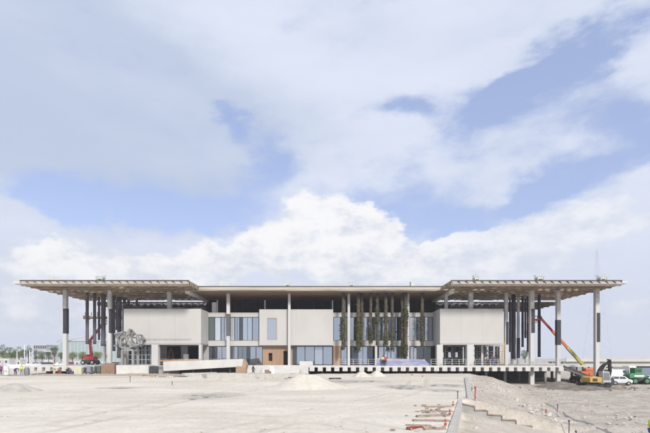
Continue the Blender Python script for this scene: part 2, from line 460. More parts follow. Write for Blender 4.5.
ys = [-60, -20, 0] + steps_(6, 16, 1.0) + steps_(16, 29.9, 0.22) + [29.9, 30.2] + steps_(30.5, 56, 0.28) + steps_(56, 78, 0.4) + steps_(78, 136, 2.0) + [136, 150, 180, 230, 300, 450, 700, 1000]
# tyre tracks left by site traffic: pairs of ruts along gentle curves
TRACKS = [[(-12.5, 17), (-11.5, 20), (-11, 26), (-10, 33), (-7, 40), (1, 46)], [(-24, 27), (-19, 34), (-14, 42), (-12, 52), (-13, 62)], [(-5, 15), (-2, 21), (2, 28), (6.5, 36), (10, 48), (13, 60)],
          [(-32, 40), (-20, 44), (-8, 47), (3, 51), (12, 58)], [(-22, 24), (-15, 25.5), (-8, 25), (-1, 22.5), (3, 17)], [(-30, 50), (-16, 53), (-4, 57), (6, 62), (14, 66)]]
PUDDLES = ((352, 381.2, 24, 1.0), (404, 387, 16, 1.6), (446, 385.5, 12, 1.1), (440, 390.5, 14, 1.0), (214, 395, 20, 1.4), (196, 398.5, 11, 0.9), (120, 388, 12, .5))
DAMP = [(xat(p_[0], EYE * F / (p_[1] - VY)), EYE * F / (p_[1] - VY), 1.9 * p_[2] * EYE / (p_[1] - VY), 2.3 * EYE * F / (p_[1] - VY) * p_[3] / (p_[1] - VY)) for p_ in PUDDLES]
def damp_at(x, y):
    best = 0.0
    for cx, cy, rx, ry in DAMP:
        q = ((x - cx) / rx) ** 2 + ((y - cy) / ry) ** 2 + 0.5 * fr(x, y, 0.7, 4)
        best = max(best, 1 - sstep(0.3, 1.1, q))
    return best
def track_at(x, y):
    best = 9.0
    for tr in TRACKS:
        for (x0, y0), (x1, y1) in zip(tr, tr[1:]):
            if not (min(y0, y1) - 2 < y < max(y0, y1) + 2 and min(x0, x1) - 2.5 < x < max(x0, x1) + 2.5): continue
            ux, uy = x1 - x0, y1 - y0; L2 = ux * ux + uy * uy
            f = min(1, max(0, ((x - x0) * ux + (y - y0) * uy) / L2))
            d = math.hypot(x - x0 - f * ux, y - y0 - f * uy)
            best = min(best, abs(d - 0.95))
    return best
gv, gf, ga, gt = [], [], [], []
for y in ys:
    for x in xs:
        q = track_at(x, y) if 14 < y < 68 and -36 < x < 18 and edge_d(x, y) < -0.5 else 9
        k = max(0.0, 1 - q / 0.42) * sstep(-0.25, 0.3, fr(x, y, 0.16, 4))
        gt.append(max(0.7 * k, damp_at(x, y) * 0.9 if y > 16 and q < 90 else 0))
        gv.append((x, y, ground_z(x, y) - 0.055 * k + (0.03 * max(0, 1 - abs(q - 0.5) / 0.2))))
        d = edge_d(x, y) + 0.8 * fr(x, y, 0.5, 3)
        ga.append(sstep(0.2, 1.4, d) if y > 30 else 0.75 * sstep(0.2, 0.5, d))
nx = len(xs)
for j in range(len(ys) - 1):
    for i in range(nx - 1):
        gf.append((j * nx + i, j * nx + i + 1, (j + 1) * nx + i + 1, (j + 1) * nx + i))
me = bpy.data.meshes.new('ground'); me.from_pydata(gv, [], gf)
tr_ = me.attributes.new('track', 'FLOAT', 'POINT'); tr_.data.foreach_set('value', gt)
at_ = me.attributes.new('rubble', 'FLOAT', 'POINT'); at_.data.foreach_set('value', ga)
me.polygons.foreach_set('use_smooth', [True] * len(gf))
me.materials.append(GROUND)
ground = bpy.data.objects.new('ground', me); COL.objects.link(ground); tag(ground, kind='structure')

# puddles standing on the pad
WET = bpy.data.materials.new('puddle_water'); WET.use_nodes = True
_b = WET.node_tree.nodes['Principled BSDF']
_b.inputs['Base Color'].default_value = (0.40, 0.385, 0.35, 1); _b.inputs['Roughness'].default_value = 0.2; _b.inputs['Specular IOR Level'].default_value = 0.5
_n = WET.node_tree.nodes.new('ShaderNodeTexNoise'); _n.inputs['Scale'].default_value = 1.2
_p = WET.node_tree.nodes.new('ShaderNodeBump'); _p.inputs['Strength'].default_value = 0.05
WET.node_tree.links.new(_n.outputs[0], _p.inputs['Height']); WET.node_tree.links.new(_p.outputs[0], _b.inputs['Normal'])
def puddle(px, py, rx_px, ry_px, seed):
    Y = EYE * F / (py - VY)
    c = at(px, py, Y); rx = rx_px * Y / F; ry = Y * ry_px / (py - VY)
    rnd = random.Random(seed); b = MB(); k = 40; ring = []
    ph = [rnd.uniform(0, 6.28) for _ in range(5)]
    for i in range(k):
        t = 2 * math.pi * i / k
        r = 1 + 0.22 * math.sin(2 * t + ph[0]) + 0.16 * math.sin(3 * t + ph[1]) + 0.12 * math.sin(5 * t + ph[2]) + 0.07 * math.sin(9 * t + ph[3])
        x, y = c.x + rx * r * math.cos(t), c.y + ry * r * math.sin(t)
        ring.append((x, y))
    zc = max([ground_z(c.x + q * rx, c.y + w * ry) for q in (-.8, -.4, 0, .4, .8) for w in (-.8, -.3, .3, .8)]) - 0.012
    b.face([(x, y, zc) for x, y in ring])
    tag(b.build('puddle', WET), kind='structure')
for i_, p_ in enumerate(PUDDLES): puddle(*p_, i_ + 1)

def pile(name, px, py_base, w_px, h_px, m, label, cat='sand pile', Y=None, group=None, seed=0, sharp=1.0, dep=0.8, zb=None):
    rnd = random.Random(seed)
    if Y is None: Y = EYE * F / (py_base - VY)
    cx = xat(px, Y); rx = w_px * Y / F / 2; h = h_px * Y / F; ry = rx * dep
    b = MB(); k, n = 48, 18; o = rnd.uniform(0, 50)
    z0 = ground_z(cx, Y) if zb is None else zb
    pts = []
    for i in range(n + 1):
        row = []
        for j in range(k):
            t = 2 * math.pi * j / k; q = i / n
            rr = q * (1 + 0.13 * math.sin(2 * t + o) + 0.09 * math.sin(5 * t + o * 2) + 0.05 * math.sin(9 * t + o))
            x, y = cx + rx * rr * math.cos(t), Y + ry * rr * math.sin(t)
            prof = max(0.0, 1 - q) ** sharp * (1 - 0.25 * math.exp(-(q / 0.08) ** 2))
            z = z0 - 0.12 + h * prof + h * 0.13 * fr(x + o, y, 2.2 / max(rx, .3), 5) * (1 - abs(2 * q - 1)) + 0.12 * (1 - q)
            row.append((x, y, z))
        pts.append(row)
    for i in range(n):
        for j in range(k):
            j2 = (j + 1) % k
            if i == 0: b.face([pts[0][0], pts[1][j], pts[1][j2]], True)
            else: b.face([pts[i][j], pts[i + 1][j], pts[i + 1][j2], pts[i][j2]], True)
    o_ = b.build(name, m)
    bm = bmesh.new(); bm.from_mesh(o_.data); bmesh.ops.remove_doubles(bm, verts=bm.verts, dist=0.001); bmesh.ops.recalc_face_normals(bm, faces=bm.faces); bm.to_mesh(o_.data); bm.free()
    o_.data.polygons.foreach_set('use_smooth', [True] * len(o_.data.polygons))
    return tag(o_, label, cat, group)

# ================================================================== the museum
MUS = thing('museum_building', 'long pale concrete museum under a wide slatted canopy on slim columns, still a building site', 'building', (xat(320, 80), 80, 1.5))
DECK = 1.5
def part(mb, name, m, parent=MUS, bevel=0.0, label=None):
    o = mb.build(name, m, parent, bevel)
    if label: o['label'] = label
    return o
# --- terrace deck with the ends of its beams along the front
YD = 74.0
deck = part(MB().box(-52, xat(602, 84), 78.2, 112, DECK - 0.26, DECK).box(-52, xat(563, YD), YD, 78.2, DECK - 0.26, DECK - 0.002), 'terrace_deck', CONC_L)
k = 0
px = 309.5
while px < 562:
    x = xat(px, YD)
    part(MB().box(x, x + 0.84, YD - 0.12, 79.5, 0.58, DECK - 0.265), 'deck_beam', CONC_L, deck)
    px += 8.3
for px in (29.5, 37.5, 45.5, 54, 62, 70, 78, 86, 94):
    x = xat(px, YD)
    part(MB().box(x, x + 0.84, YD - 0.12, 79.5, 0.58, DECK - 0.265), 'deck_beam', CONC_L, deck)
for px in (571, 577, 583, 589):
    x = xat(px, 78.2)
    part(MB().box(x, x + 0.8, 78.05, 84, 0.5, DECK - 0.265), 'deck_beam', CONC_G, deck)
for px, yy in ((322, 80), (352, 80), (380, 80), (408, 80), (436, 80), (461, 78), (486, 78), (505, 78), (519, 84), (545, 80), (552, 88), (572, 84), (588, 88), (476, 92), (531, 92)):
    x = xat(px, yy)
    part(MB().tube([(x, yy, -2.2), (x, yy, 1.22)], 0.26, 10), 'deck_pile', CONC_G, deck)
part(MB().box(-3.2, 50, 99, 99.4, -2.2, 1.22), 'retaining_or_shade_wall', CONC_D, deck)  # dark walls added under the deck to keep out light from behind
part(MB().box(-51.5, -3.2, 80, 80.3, -0.6, 1.22), 'retaining_or_shade_wall', CONC_D, deck)
part(MB().box(-3.5, -3.2, 74.2, 99, -2.2, 1.22), 'retaining_or_shade_wall', CONC_D, deck)
# entrance plinth and its steps, left of the open deck edge
pl = MB().box(xat(246, 73.6), xat(308.5, 73.6), 73.55, 73.98, 0.0, DECK + 0.12)
part(pl, 'entrance_plinth', CONC_L)
st = MB()
for i in range(5):
    st.box(xat(262, 73), xat(300, 73), 71.6 + 0.36 * i, 73.5, -0.05 + 0.0, 0.2 + 0.24 * i)
part(st, 'entrance_steps', CONC_L)
part(MB().box(xat(117, YD), xat(246, YD), YD - 0.1, YD + 0.2, -0.2, DECK - 0.01), 'terrace_wall', CONC_G)

# --- gallery blocks: concrete boxes carried on piers
BX = 75.5
def block(x0, x1, y0, y1, z0, z1, name='gallery_block', m=CONC, parent=MUS, recess=True):
    b = MB()
    b.box(x0, x1, y0, y1, z0 + 0.16, z1)
    # parapet cap and shadow gaps
    b.box(x0 + 0.06, x1 - 0.06, y0 + 0.06, y1 - 0.06, z0, z0 + 0.158)
    b.box(x0 - 0.012, x1 + 0.012, y0 - 0.012, y0 + 0.3, z1 + 0.002, z1 + 0.06)
    return part(b, name, m, parent, 0.02)
lx0, lx1 = xat(123.6, BX), xat(201, BX)
rx0, rx1 = xat(440, BX), xat(503.5, BX)
zT, zB = zat(309, BX), zat(344.6, BX)
blockL = block(lx0, lx1, BX, 96, zB, zT)
blockR = block(rx0, rx1, BX, 96, zB, zT)
# joints between the cast panels
for blk, a, b_ in ((blockL, lx0, lx1), (blockR, rx0, rx1)):
    for f_ in (0.33, 0.667):
        xx = a + (b_ - a) * f_
        part(MB().box(xx - 0.012, xx + 0.012, BX - 0.004, BX + 0.05, zB + 0.2, zT - 0.02), 'panel_joint', CONC_G, blk)
for (a, b_, zz) in ((151.3, 158, zB), (198.6, 201.2, zB), (123.6, 126, zB), (437, 443, zB), (467.3, 474, zB)):
    part(MB().box(xat(a, BX) , xat(b_, BX), BX + 0.05, BX + 1.0, DECK, zz), 'pier', COLM)
# --- middle of the building: floor bands, glass, dark inside
YG = 80.4
gx0, gx1 = xat(203.5, YG) - 0.4, xat(438, YG) + 0.4
zr1, zr0 = zat(312.7, YG), zat(317, YG)
zf1, zf0 = zat(340.7, YG), zat(346, YG)
part(MB().box(lx1 + 0.02, rx0 - 0.02, YG - 0.2, 96, zr0, zr1), 'roof_band', CONC)
part(MB().box(lx1 + 0.02, rx0 - 0.02, YG - 0.2, 96, zf0, zf1), 'floor_band', CONC)
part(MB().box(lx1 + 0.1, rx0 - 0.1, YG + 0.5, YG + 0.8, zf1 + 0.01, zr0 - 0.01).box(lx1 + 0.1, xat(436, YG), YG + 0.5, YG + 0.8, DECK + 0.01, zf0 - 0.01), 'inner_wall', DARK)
CX = 79.3
cx0, cx1 = xat(259.3, CX), xat(333.2, CX)
zcT, zcB = zat(309.3, CX), zat(345.2, CX)
wx0, wx1, wz0, wz1 = xat(267, CX), xat(277, CX), zat(340, CX), zat(318, CX)
cb = MB()
for a, b_, c_, d_ in ((cx0, wx0, zcB, zcT), (wx1, cx1, zcB, zcT), (wx0, wx1, wz1, zcT), (wx0, wx1, zcB, wz0)):
    cb.box(a, b_, CX, YG + 2, c_, d_)
blockC = part(cb, 'gallery_block', CONC)
jm = MB()
jm.box(xat(296, CX) - 0.012, xat(296, CX) + 0.012, CX - 0.004, CX + 0.05, zcB, zcT)
part(jm, 'panel_joint', CONC_G, blockC)

def win(px0, px1, py0, py1, Y, gm, mull=0, parent=MUS, fm=STEEL, fw=0.07, label=None):
    x0, x1, z0, z1 = xat(px0, Y), xat(px1, Y), zat(py1, Y), zat(py0, Y)
    f = MB()
    f.box(x0, x1, Y - 0.06, Y + 0.08, z1 - fw, z1).box(x0, x1, Y - 0.06, Y + 0.08, z0, z0 + fw)
    f.box(x0, x0 + fw, Y - 0.06, Y + 0.08, z0 + fw, z1 - fw).box(x1 - fw, x1, Y - 0.06, Y + 0.08, z0 + fw, z1 - fw)
    for i in range(mull):
        xx = x0 + (x1 - x0) * (i + 1) / (mull + 1)
        f.box(xx - 0.035, xx + 0.035, Y - 0.05, Y + 0.06, z0 + fw, z1 - fw)
    w = part(f, 'window', fm, parent, label=label)
    p = MB(); p.box(x0 + 0.02, x1 - 0.02, Y + 0.0, Y + 0.03, z0 + 0.02, z1 - 0.02)
    part(p, 'pane', gm, w)
    return w
win(267, 277, 318, 340, CX + 0.12, GLASS_L, 0, fm=mat('window_surround', (0.36, 0.29, 0.25), 0.7), fw=0.16, label='tall window with a broad brown surround in the middle block')
U0, U1 = 317.0, 340.7
for a, b_, g_, m_ in ((208.6, 214.8, GLASS_M, 0), (214.8, 221, GLASS_W, 0), (221, 227.5, GLASS, 1), (230.4, 234.8, GLASS_W, 0), (234.8, 239.6, GLASS, 1), (239.6, 242.6, GLASS_D, 0), (242.6, 252.4, GLASS_L, 1), (252.4, 259, GLASS, 0)):
    win(a, b_, U0, U1, YG, g_, m_)
a = 333.4
for i, w_ in enumerate((7.0, 6.2, 7.5, 6.0, 8.2, 6.6, 7.4, 6.2, 7.0, 6.4, 7.6, 7.0, 8.2, 8.0)):
    b_ = min(a + w_, 433.2)
    if b_ - a < 1: break
    win(a, b_, U0, U1, YG, (GLASS, GLASS_M, GLASS_W, GLASS_D, GLASS_L, GLASS, GLASS_M, GLASS_W, GLASS_D)[i % 9], 1 if i % 3 == 1 else 0)
    a = b_
G0, G1 = 346.4, 364.8
for a, b_, g_, m_ in ((209.5, 217, GLASS_D, 1), (217, 227, GLASS, 1), (230.4, 238, GLASS, 1), (238, 247, GLASS_M, 1), (247, 250, GLASS_D, 0), (250, 256, GLASS, 0), (256, 262.6, GLASS, 0),
                      (292.6, 296.5, GLASS_D, 0), (296.5, 305, GLASS, 0), (305, 314.5, GLASS, 0), (314.5, 323, GLASS_L, 0), (323, 332.4, GLASS, 0),
                      (341, 348, GLASS, 0), (351, 358, GLASS_D, 0), (358, 367.5, GLASS, 1), (367.5, 373, GLASS_D, 0), (378.4, 384, GLASS_L, 0), (384, 391, GLASS, 1), (391, 398, GLASS_L, 0), (398, 406, GLASS_M, 0), (410, 417, GLASS, 1), (417, 424, GLASS_D, 0), (424, 431, GLASS_L, 0)):
    win(a, b_, G0, G1, YG, g_, m_)
# timber entrance with two dark doorways, and a second timber panel
tw = MB()
zt_, zd_ = zat(346, YG), DECK
for a, b_ in ((262.8, 268.6), (272.4, 283.4), (287.6, 292.6)):
    tw.box(xat(a, YG), xat(b_, YG), YG - 0.1, YG + 0.3, zd_, zt_)
tw.box(xat(268.6, YG), xat(272.4, YG), YG - 0.1, YG + 0.3, zat(353, YG), zt_).box(xat(283.4, YG), xat(287.6, YG), YG - 0.1, YG + 0.3, zat(351, YG), zt_)
tw.box(xat(268.6, YG), xat(272.4, YG), YG - 0.1, YG + 0.3, zd_, zat(361, YG))
tim = part(tw, 'timber_wall', TIMBER)
seam = MB()
for p_ in (264.8, 266.8, 274.5, 276.6, 278.8, 281, 289.5, 291):
    seam.box(xat(p_, YG) - 0.02, xat(p_, YG) + 0.02, YG - 0.105, YG, zd_ + 0.02, zt_ - 0.02)
part(seam, 'seam', CRATEW, tim)
dr = part(MB().box(xat(275, YG), xat(280.6, YG), YG - 0.15, YG - 0.1, zd_, zat(351, YG)), 'door', TIMBER, tim)
part(MB().box(xat(333.2, YG), xat(340.6, YG), YG - 0.12, YG + 0.3, zd_, zt_), 'timber_wall', TIMBER)
# ground storey under the blocks
for xa, xb, yy, zz in ((lx0 + 0.4, xat(166.5, 82), 82, zB - 0.02), (xat(181, 82), xat(187.5, 82), 82, zB - 0.02), (xat(203.3, YG), xat(209, YG), YG, zf0)):
    part(MB().box(xa, xb, yy, yy + 0.3, DECK, zz), 'storey_wall', CONC_G)
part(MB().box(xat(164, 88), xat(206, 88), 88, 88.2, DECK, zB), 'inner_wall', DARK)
gr = MB()
for i in range(5):
    zz = DECK + 0.15 + i * 0.85
    gr.box(xat(126, 78), xat(151.5, 78), 78, 78.12, zz, zz + 0.1)
for p_ in (127, 132, 137, 142, 146, 151):
    gr.box(xat(p_, 78) - 0.06, xat(p_, 78) + 0.06, 77.95, 78.14, DECK, zB)
part(gr, 'storey_grid', GALV)
win(127, 151, 346.5, 364.8, 79.2, GLASS_D, 4)
# bare columns and a strip of ceiling inside the open right block
for p_, yy in ((446, 84), (453, 90), (460, 84), (466, 92), (477, 84), (484.5, 90), (491, 86), (497, 92), (482, 82), (434, 86), (438, 92)):
    x = xat(p_, yy)
    part(MB().box(x - 0.35, x + 0.35, yy - 0.35, yy + 0.35, DECK, zB + 0.05), 'column', CONC_D)
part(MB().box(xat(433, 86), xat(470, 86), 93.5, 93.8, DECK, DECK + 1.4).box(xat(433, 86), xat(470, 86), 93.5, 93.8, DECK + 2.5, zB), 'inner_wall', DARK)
part(MB().box(xat(474, 90), xat(496, 90), 94.5, 94.7, DECK, DECK + 0.7).box(xat(474, 90), xat(496, 90), 94.5, 94.7, DECK + 1.7, DECK + 1.95).box(xat(474, 90), xat(496, 90), 94.5, 94.7, DECK + 2.75, DECK + 3.0), 'inner_wall', CONC_G)
# --- terrace storey under the canopy
ZU, ZTOP = 14.5, 15.4
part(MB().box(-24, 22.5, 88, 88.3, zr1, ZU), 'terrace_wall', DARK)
tg = MB()
for i in range(28):
    x = -23 + i * 1.6
    tg.box(x, x + 0.1, 87.8, 87.99, zr1, ZU)
part(tg, 'terrace_mullions', STEEL)
for p_ in (265, 332.5, 217.5, 345):
    part(MB().box(xat(p_, 81) - 0.11, xat(p_, 81) + 0.11, 80.9, 81.1, zr1, zr1 + 2.4), 'terrace_post', GALV)
part(MB().box(xat(212.5, 82), xat(217, 82), 81.6, 82.6, zr1, zat(302, 82) - 0.1), 'rooftop_unit', WHITE)
part(MB().box(xat(127, 90), xat(200, 90), 91.5, 92, zT, zT + 1.7), 'rooftop_screen', CONC_D)
part(MB().box(xat(442, 90), xat(500, 90), 91.5, 92, zT, zT + 1.7), 'rooftop_screen', CONC_D)
# catwalk slung at the back left
cw = MB().box(xat(84, 95), xat(122, 95), 95, 96.2, zat(318.4, 95), zat(316.6, 95))
for i in range(6): cw.box(xat(85 + i * 6, 95), xat(85 + i * 6, 95) + 0.12, 95, 95.1, zat(316.6, 95), zat(316.6, 95) + 1.0)
cw.box(xat(84, 95), xat(88, 95), 94.6, 96, zat(319, 95), zat(315.6, 95))
part(cw, 'catwalk', SLAT)

# --- lettering on the left block
cu = bpy.data.curves.new('lettering', 'FONT'); cu.body = 'JORGE M. P\u00c9REZ ART MUSEUM OF MIAMI-DADE COUNTY'; cu.size = 0.42; cu.extrude = 0.02; cu.align_x = 'LEFT'
fo = bpy.data.objects.new('lettering_source', cu); COL.objects.link(fo)
bpy.context.view_layer.update()
tw_ = fo.dimensions.x
lm = bpy.data.meshes.new_from_object(fo.evaluated_get(bpy.context.evaluated_depsgraph_get()))
bpy.data.objects.remove(fo)
lm.transform(Matrix.Translation((xat(144.5, BX) , BX - 0.03, zat(340.3, BX))) @ Matrix.Rotation(R(90), 4, 'X') @ Matrix.Diagonal((8.2 / tw_, 1.0, 1, 1)))
lm.transform(Matrix.Translation(-wloc(blockL)))
lm.materials.clear(); lm.materials.append(mat('letter_metal', (0.37, 0.36, 0.35), 0.5))
lo = bpy.data.objects.new('lettering', lm); COL.objects.link(lo); lo.parent = blockL

# --- canopy
def trellis(x0, x1, y0, y1, zb, zt, seed, pale=0.3, parent=MUS, bm_=BEAMW, sm_=SLAT):
    rnd = random.Random(seed); b = MB()
    n = max(1, round((x1 - x0) / 1.25))
    for i in range(n + 1):
        x = x0 + (x1 - x0) * i / n
        x = min(max(x, x0 + 0.09), x1 - 0.09)
        b.box(x - 0.09, x + 0.09, y0 + 0.1, y1 - 0.1, zb + 0.16, zt - 0.12)
    y = y0 + 0.3
    while y < y1:
        b.box(x0, x1, y - 0.14, y + 0.14, zb, zt - 0.2); y += 2.4
    cnp = b.build('canopy', bm_, parent)
    s1, s2 = MB(), MB()
    y = y0 + 0.55
    while y < y1 - 0.2:
        i = 0
        while i < n:
            L = rnd.choice((1, 1, 2, 2, 3)); L = min(L, n - i)
            if rnd.random() > 0.2:
                xa, xb = x0 + (x1 - x0) * i / n + 0.02, x0 + (x1 - x0) * (i + L) / n - 0.02
                q = s1
                dz = rnd.choice((0.0, 0.05, 0.12, 0.2)) + rnd.uniform(0, 0.03)
                hw = rnd.uniform(0.1, 0.2)
                q.box(xa, xb, y - hw, y + hw, zb + 0.06 + dz, zb + 0.16 + dz)
            i += L
        y += 0.46
    part(s1, 'slat_layer', sm_, cnp)
    t = MB(); y = y0 + 0.15
    while y < y1:
        t.box(x0, x1, y - 0.13, y + 0.13, zt - 0.1, zt); y += 0.85
    part(t, 'top_slat_layer', bm_, cnp)
    return cnp
cl = trellis(-49.3, -24.6, 70.0, 89.5, ZU, ZTOP, 1)
cr = trellis(23.0, 48.0, 70.0, 89.5, ZU, ZTOP, 2)
trellis(-24.55, xat(189, 70), 70.0, 75.4, ZU, ZTOP, 3)
trellis(xat(451, 70), 22.95, 70.0, 75.4, ZU, ZTOP, 4)
for x0, x1, par in ((-49.3, xat(189, 70), cl), (xat(451, 70), 48.0, cr)):
    f = MB().box(x0, x1, 69.9, 70.0, ZTOP - 0.1, ZTOP + 0.02)
    part(f, 'fascia', STEEL, par)
    g_ = MB(); n = round((x1 - x0) / 1.25)
    for i in range(n):           # slanted pale fins along the front edge
        xa = x0 + (x1 - x0) * i / n
        g_.prism([(xa + 0.05, 69.95, ZTOP - 0.17), (xa + 0.85, 69.95, ZTOP - 0.17), (xa + 1.22, 69.95, ZTOP - 0.52), (xa + 0.36, 69.95, ZTOP - 0.52)], (0, 0.3, 0))
    part(g_, 'fin_row', FASCIA, par)
    part(MB().box(x0, x1, 69.97, 70.2, ZTOP - 0.66, ZTOP - 0.53), 'edge_beam', FASCIA, par)
part(MB().box(-50.4, -49.3, 70.0, 71.2, ZTOP - 0.55, ZTOP - 0.1), 'canopy_tip', VENT, cl)
part(MB().box(48.0, 48.9, 70.0, 71.2, ZTOP - 0.5, ZTOP - 0.1), 'canopy_tip', VENT, cr)
ccx0, ccx1 = xat(187.2, 75.7), xat(452, 75.7)
cc = part(MB().box(ccx0, ccx1, 75.7, 90.5, ZU + 0.25, ZTOP - 0.05), 'canopy', mat('canopy_edge', (0.34, 0.30, 0.255), 0.8, 0.2, 0.8, stretch=(0.22, 1, 4), col2=(0.50, 0.455, 0.40)))
sf = MB(); y = 77.3
while y < 90.3:
    sf.box(ccx0 + 0.4, ccx1 - 0.4, y, y + 0.3, ZU, ZU + 0.24); y += 0.34
part(sf, 'soffit', SOFFIT, cc)
sf = MB(); y = 75.75; rnd = random.Random(5)
while y < 77.2:
    x = ccx0 + 0.4
    while x < ccx1 - 0.5:
        w_ = min(rnd.uniform(2, 7), ccx1 - 0.4 - x)
        dz = rnd.uniform(0, 0.12)
        sf.box(x, x + w_ - 0.05, y, y + 0.26, ZU + 0.02 + dz, ZU + 0.24); x += w_
    y += 0.34
part(sf, 'front_slat_layer', FRONTW, cc)
part(MB().box(ccx0, ccx1, 75.62, 75.7, ZTOP - 0.12, ZTOP), 'fascia', STEEL, cc)
part(MB().box(ccx0 - 0.3, ccx0 + 0.5, 75.45, 90.4, ZU - 0.4, ZU + 0.24), 'edge_beam', WHITE, cc)
part(MB().box(ccx1 - 0.5, ccx1 + 0.3, 75.45, 90.4, ZU - 0.4, ZU + 0.24), 'edge_beam', WHITE, cc)
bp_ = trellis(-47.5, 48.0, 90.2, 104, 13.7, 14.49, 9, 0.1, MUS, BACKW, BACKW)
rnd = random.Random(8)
for xa, xb in ((xat(114, 90), xat(211, 90)), (xat(431, 90), xat(500, 90))):     # added pale beam and dashes standing in for the line of light here
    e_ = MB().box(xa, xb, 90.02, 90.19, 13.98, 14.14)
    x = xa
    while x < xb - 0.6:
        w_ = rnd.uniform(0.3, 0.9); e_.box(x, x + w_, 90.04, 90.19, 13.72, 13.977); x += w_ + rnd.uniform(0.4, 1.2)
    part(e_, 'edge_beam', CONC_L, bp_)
# --- columns
def column(px, Y, w, zb=DECK, zt=ZU + 0.12, wrap=None, wm=WRAP, wo=0.0, side=True):
    x = xat(px, Y)
    w *= 0.9
    c = MB().box(x - w / 2, x + w / 2, Y - w / 2, Y + w / 2, zb, zt)
    o = part(c, 'column', COLM, bevel=0.03)
    if wrap:
        ww = w + 0.06
        part(MB().box(x - ww / 2 + wo, x + ww / 2 + wo * 0.2, Y - ww / 2, Y + ww / 2, zat(wrap[1], Y), zat(wrap[0], Y)), 'column_wrap', wm, o)
    return o
column(65.5, 75, 0.72, wrap=(308.6, 333.5), wo=0.12)
column(109.8, 75, 0.66, wrap=(309, 333), wo=0.3)
column(169.6, 77.5, 0.76, zb=zT)
column(470.6, 77.5, 0.80, zb=zT)
column(228.4, 78.9, 0.66, wrap=(314, 336), wm=WRAP_G)
column(289.3, 78.75, 0.52); column(348.8, 78.9, 0.50); column(408, 78.9, 0.50)
column(376, 79.6, 0.5, zt=zf0 + 0.1)
column(506, 78, 0.62, wrap=(322, 344.5), wo=0.2)
column(531.5, 75.5, 0.80, zb=-1.9, wrap=(309, 333), wo=0.16)
column(558, 76, 0.70, zb=-1.9, wrap=(320, 345))
column(596.5, 74, 0.76, zb=-1.9, wrap=(313, 342), wo=0.2)
column(518.3, 86, 0.5, wrap=(338, 358)); column(104.6, 84, 0.45, zt=zat(344, 84)); column(482, 77.9, 0.4, zt=zB + 0.1, zb=DECK)
column(123.5, 90, 0.5, zt=13.6); column(512, 92, 0.5, zt=13.6); column(446, 78.5, 0.6, zb=zT)
# --- vents standing on the canopy
def vent(px, Y, w, kind):
    x = xat(px, Y); b = MB(); z = ZTOP - 0.02
    if kind == 0:
        b.prism([(x - w * .5, Y, z), (x + w * .5, Y, z), (x + w * .5, Y, z + 0.2), (x - w * .35, Y, z + 1.2), (x - w * .5, Y, z + 1.2)], (0, 1.4, 0))
    else:
        for s_ in (-.5, .5):
            for yy in (0, 1.0): b.beam((x + s_ * w * 0.6, Y + yy, z), (x + s_ * w * 0.6, Y + yy, z + 0.95), 0.12)
        b.box(x - w * .35, x + w * .35, Y, Y + 1.0, z + 0.5, z + 0.8)
        b.cbox((x, Y + 0.5, z + 1.05), (w * .9, 1.2, 0.1), 0, 0.3)
        for s_ in (-.3, 0.05, .34): b.tube([(x + s_ * w, Y + .5, z + 1.0), (x + s_ * w, Y + .5, z + 1.35)], 0.12, 6)
    part(b, 'roof_vent', VENT)
for p_, yy, w_, k_ in ((56, 71.5, 2.6, 0), (99, 71.5, 1.6, 1), (161.5, 72, 1.4, 0), (223.5, 77.5, 1.3, 0), (287.5, 77.5, 1.0, 1), (351.5, 77.5, 1.0, 1), (414, 77.5, 1.0, 0), (477, 71.8, 1.1, 1), (541, 71.5, 1.7, 1), (604, 71.5, 1.7, 1)):
    vent(p_, yy, w_, k_)
# --- railings along the deck edge
def railing(p0, p1, Y=74.4):
    x0, x1 = xat(p0, Y), xat(p1, Y); b = MB(); n = max(1, round((x1 - x0) / 1.3))
    for i in range(n + 1):
        x = x0 + (x1 - x0) * i / n
        b.box(x - 0.035, x + 0.035, Y - 0.035, Y + 0.035, DECK, DECK + 1.15)
    for q in (0.4, 0.78, 1.12): b.box(x0, x1, Y - 0.025, Y + 0.025, DECK + q - 0.025, DECK + q + 0.025)
    part(b, 'railing', GALV)
railing(338, 376); railing(431, 466); railing(475, 560); railing(206, 246); railing(159, 200, 76.9)

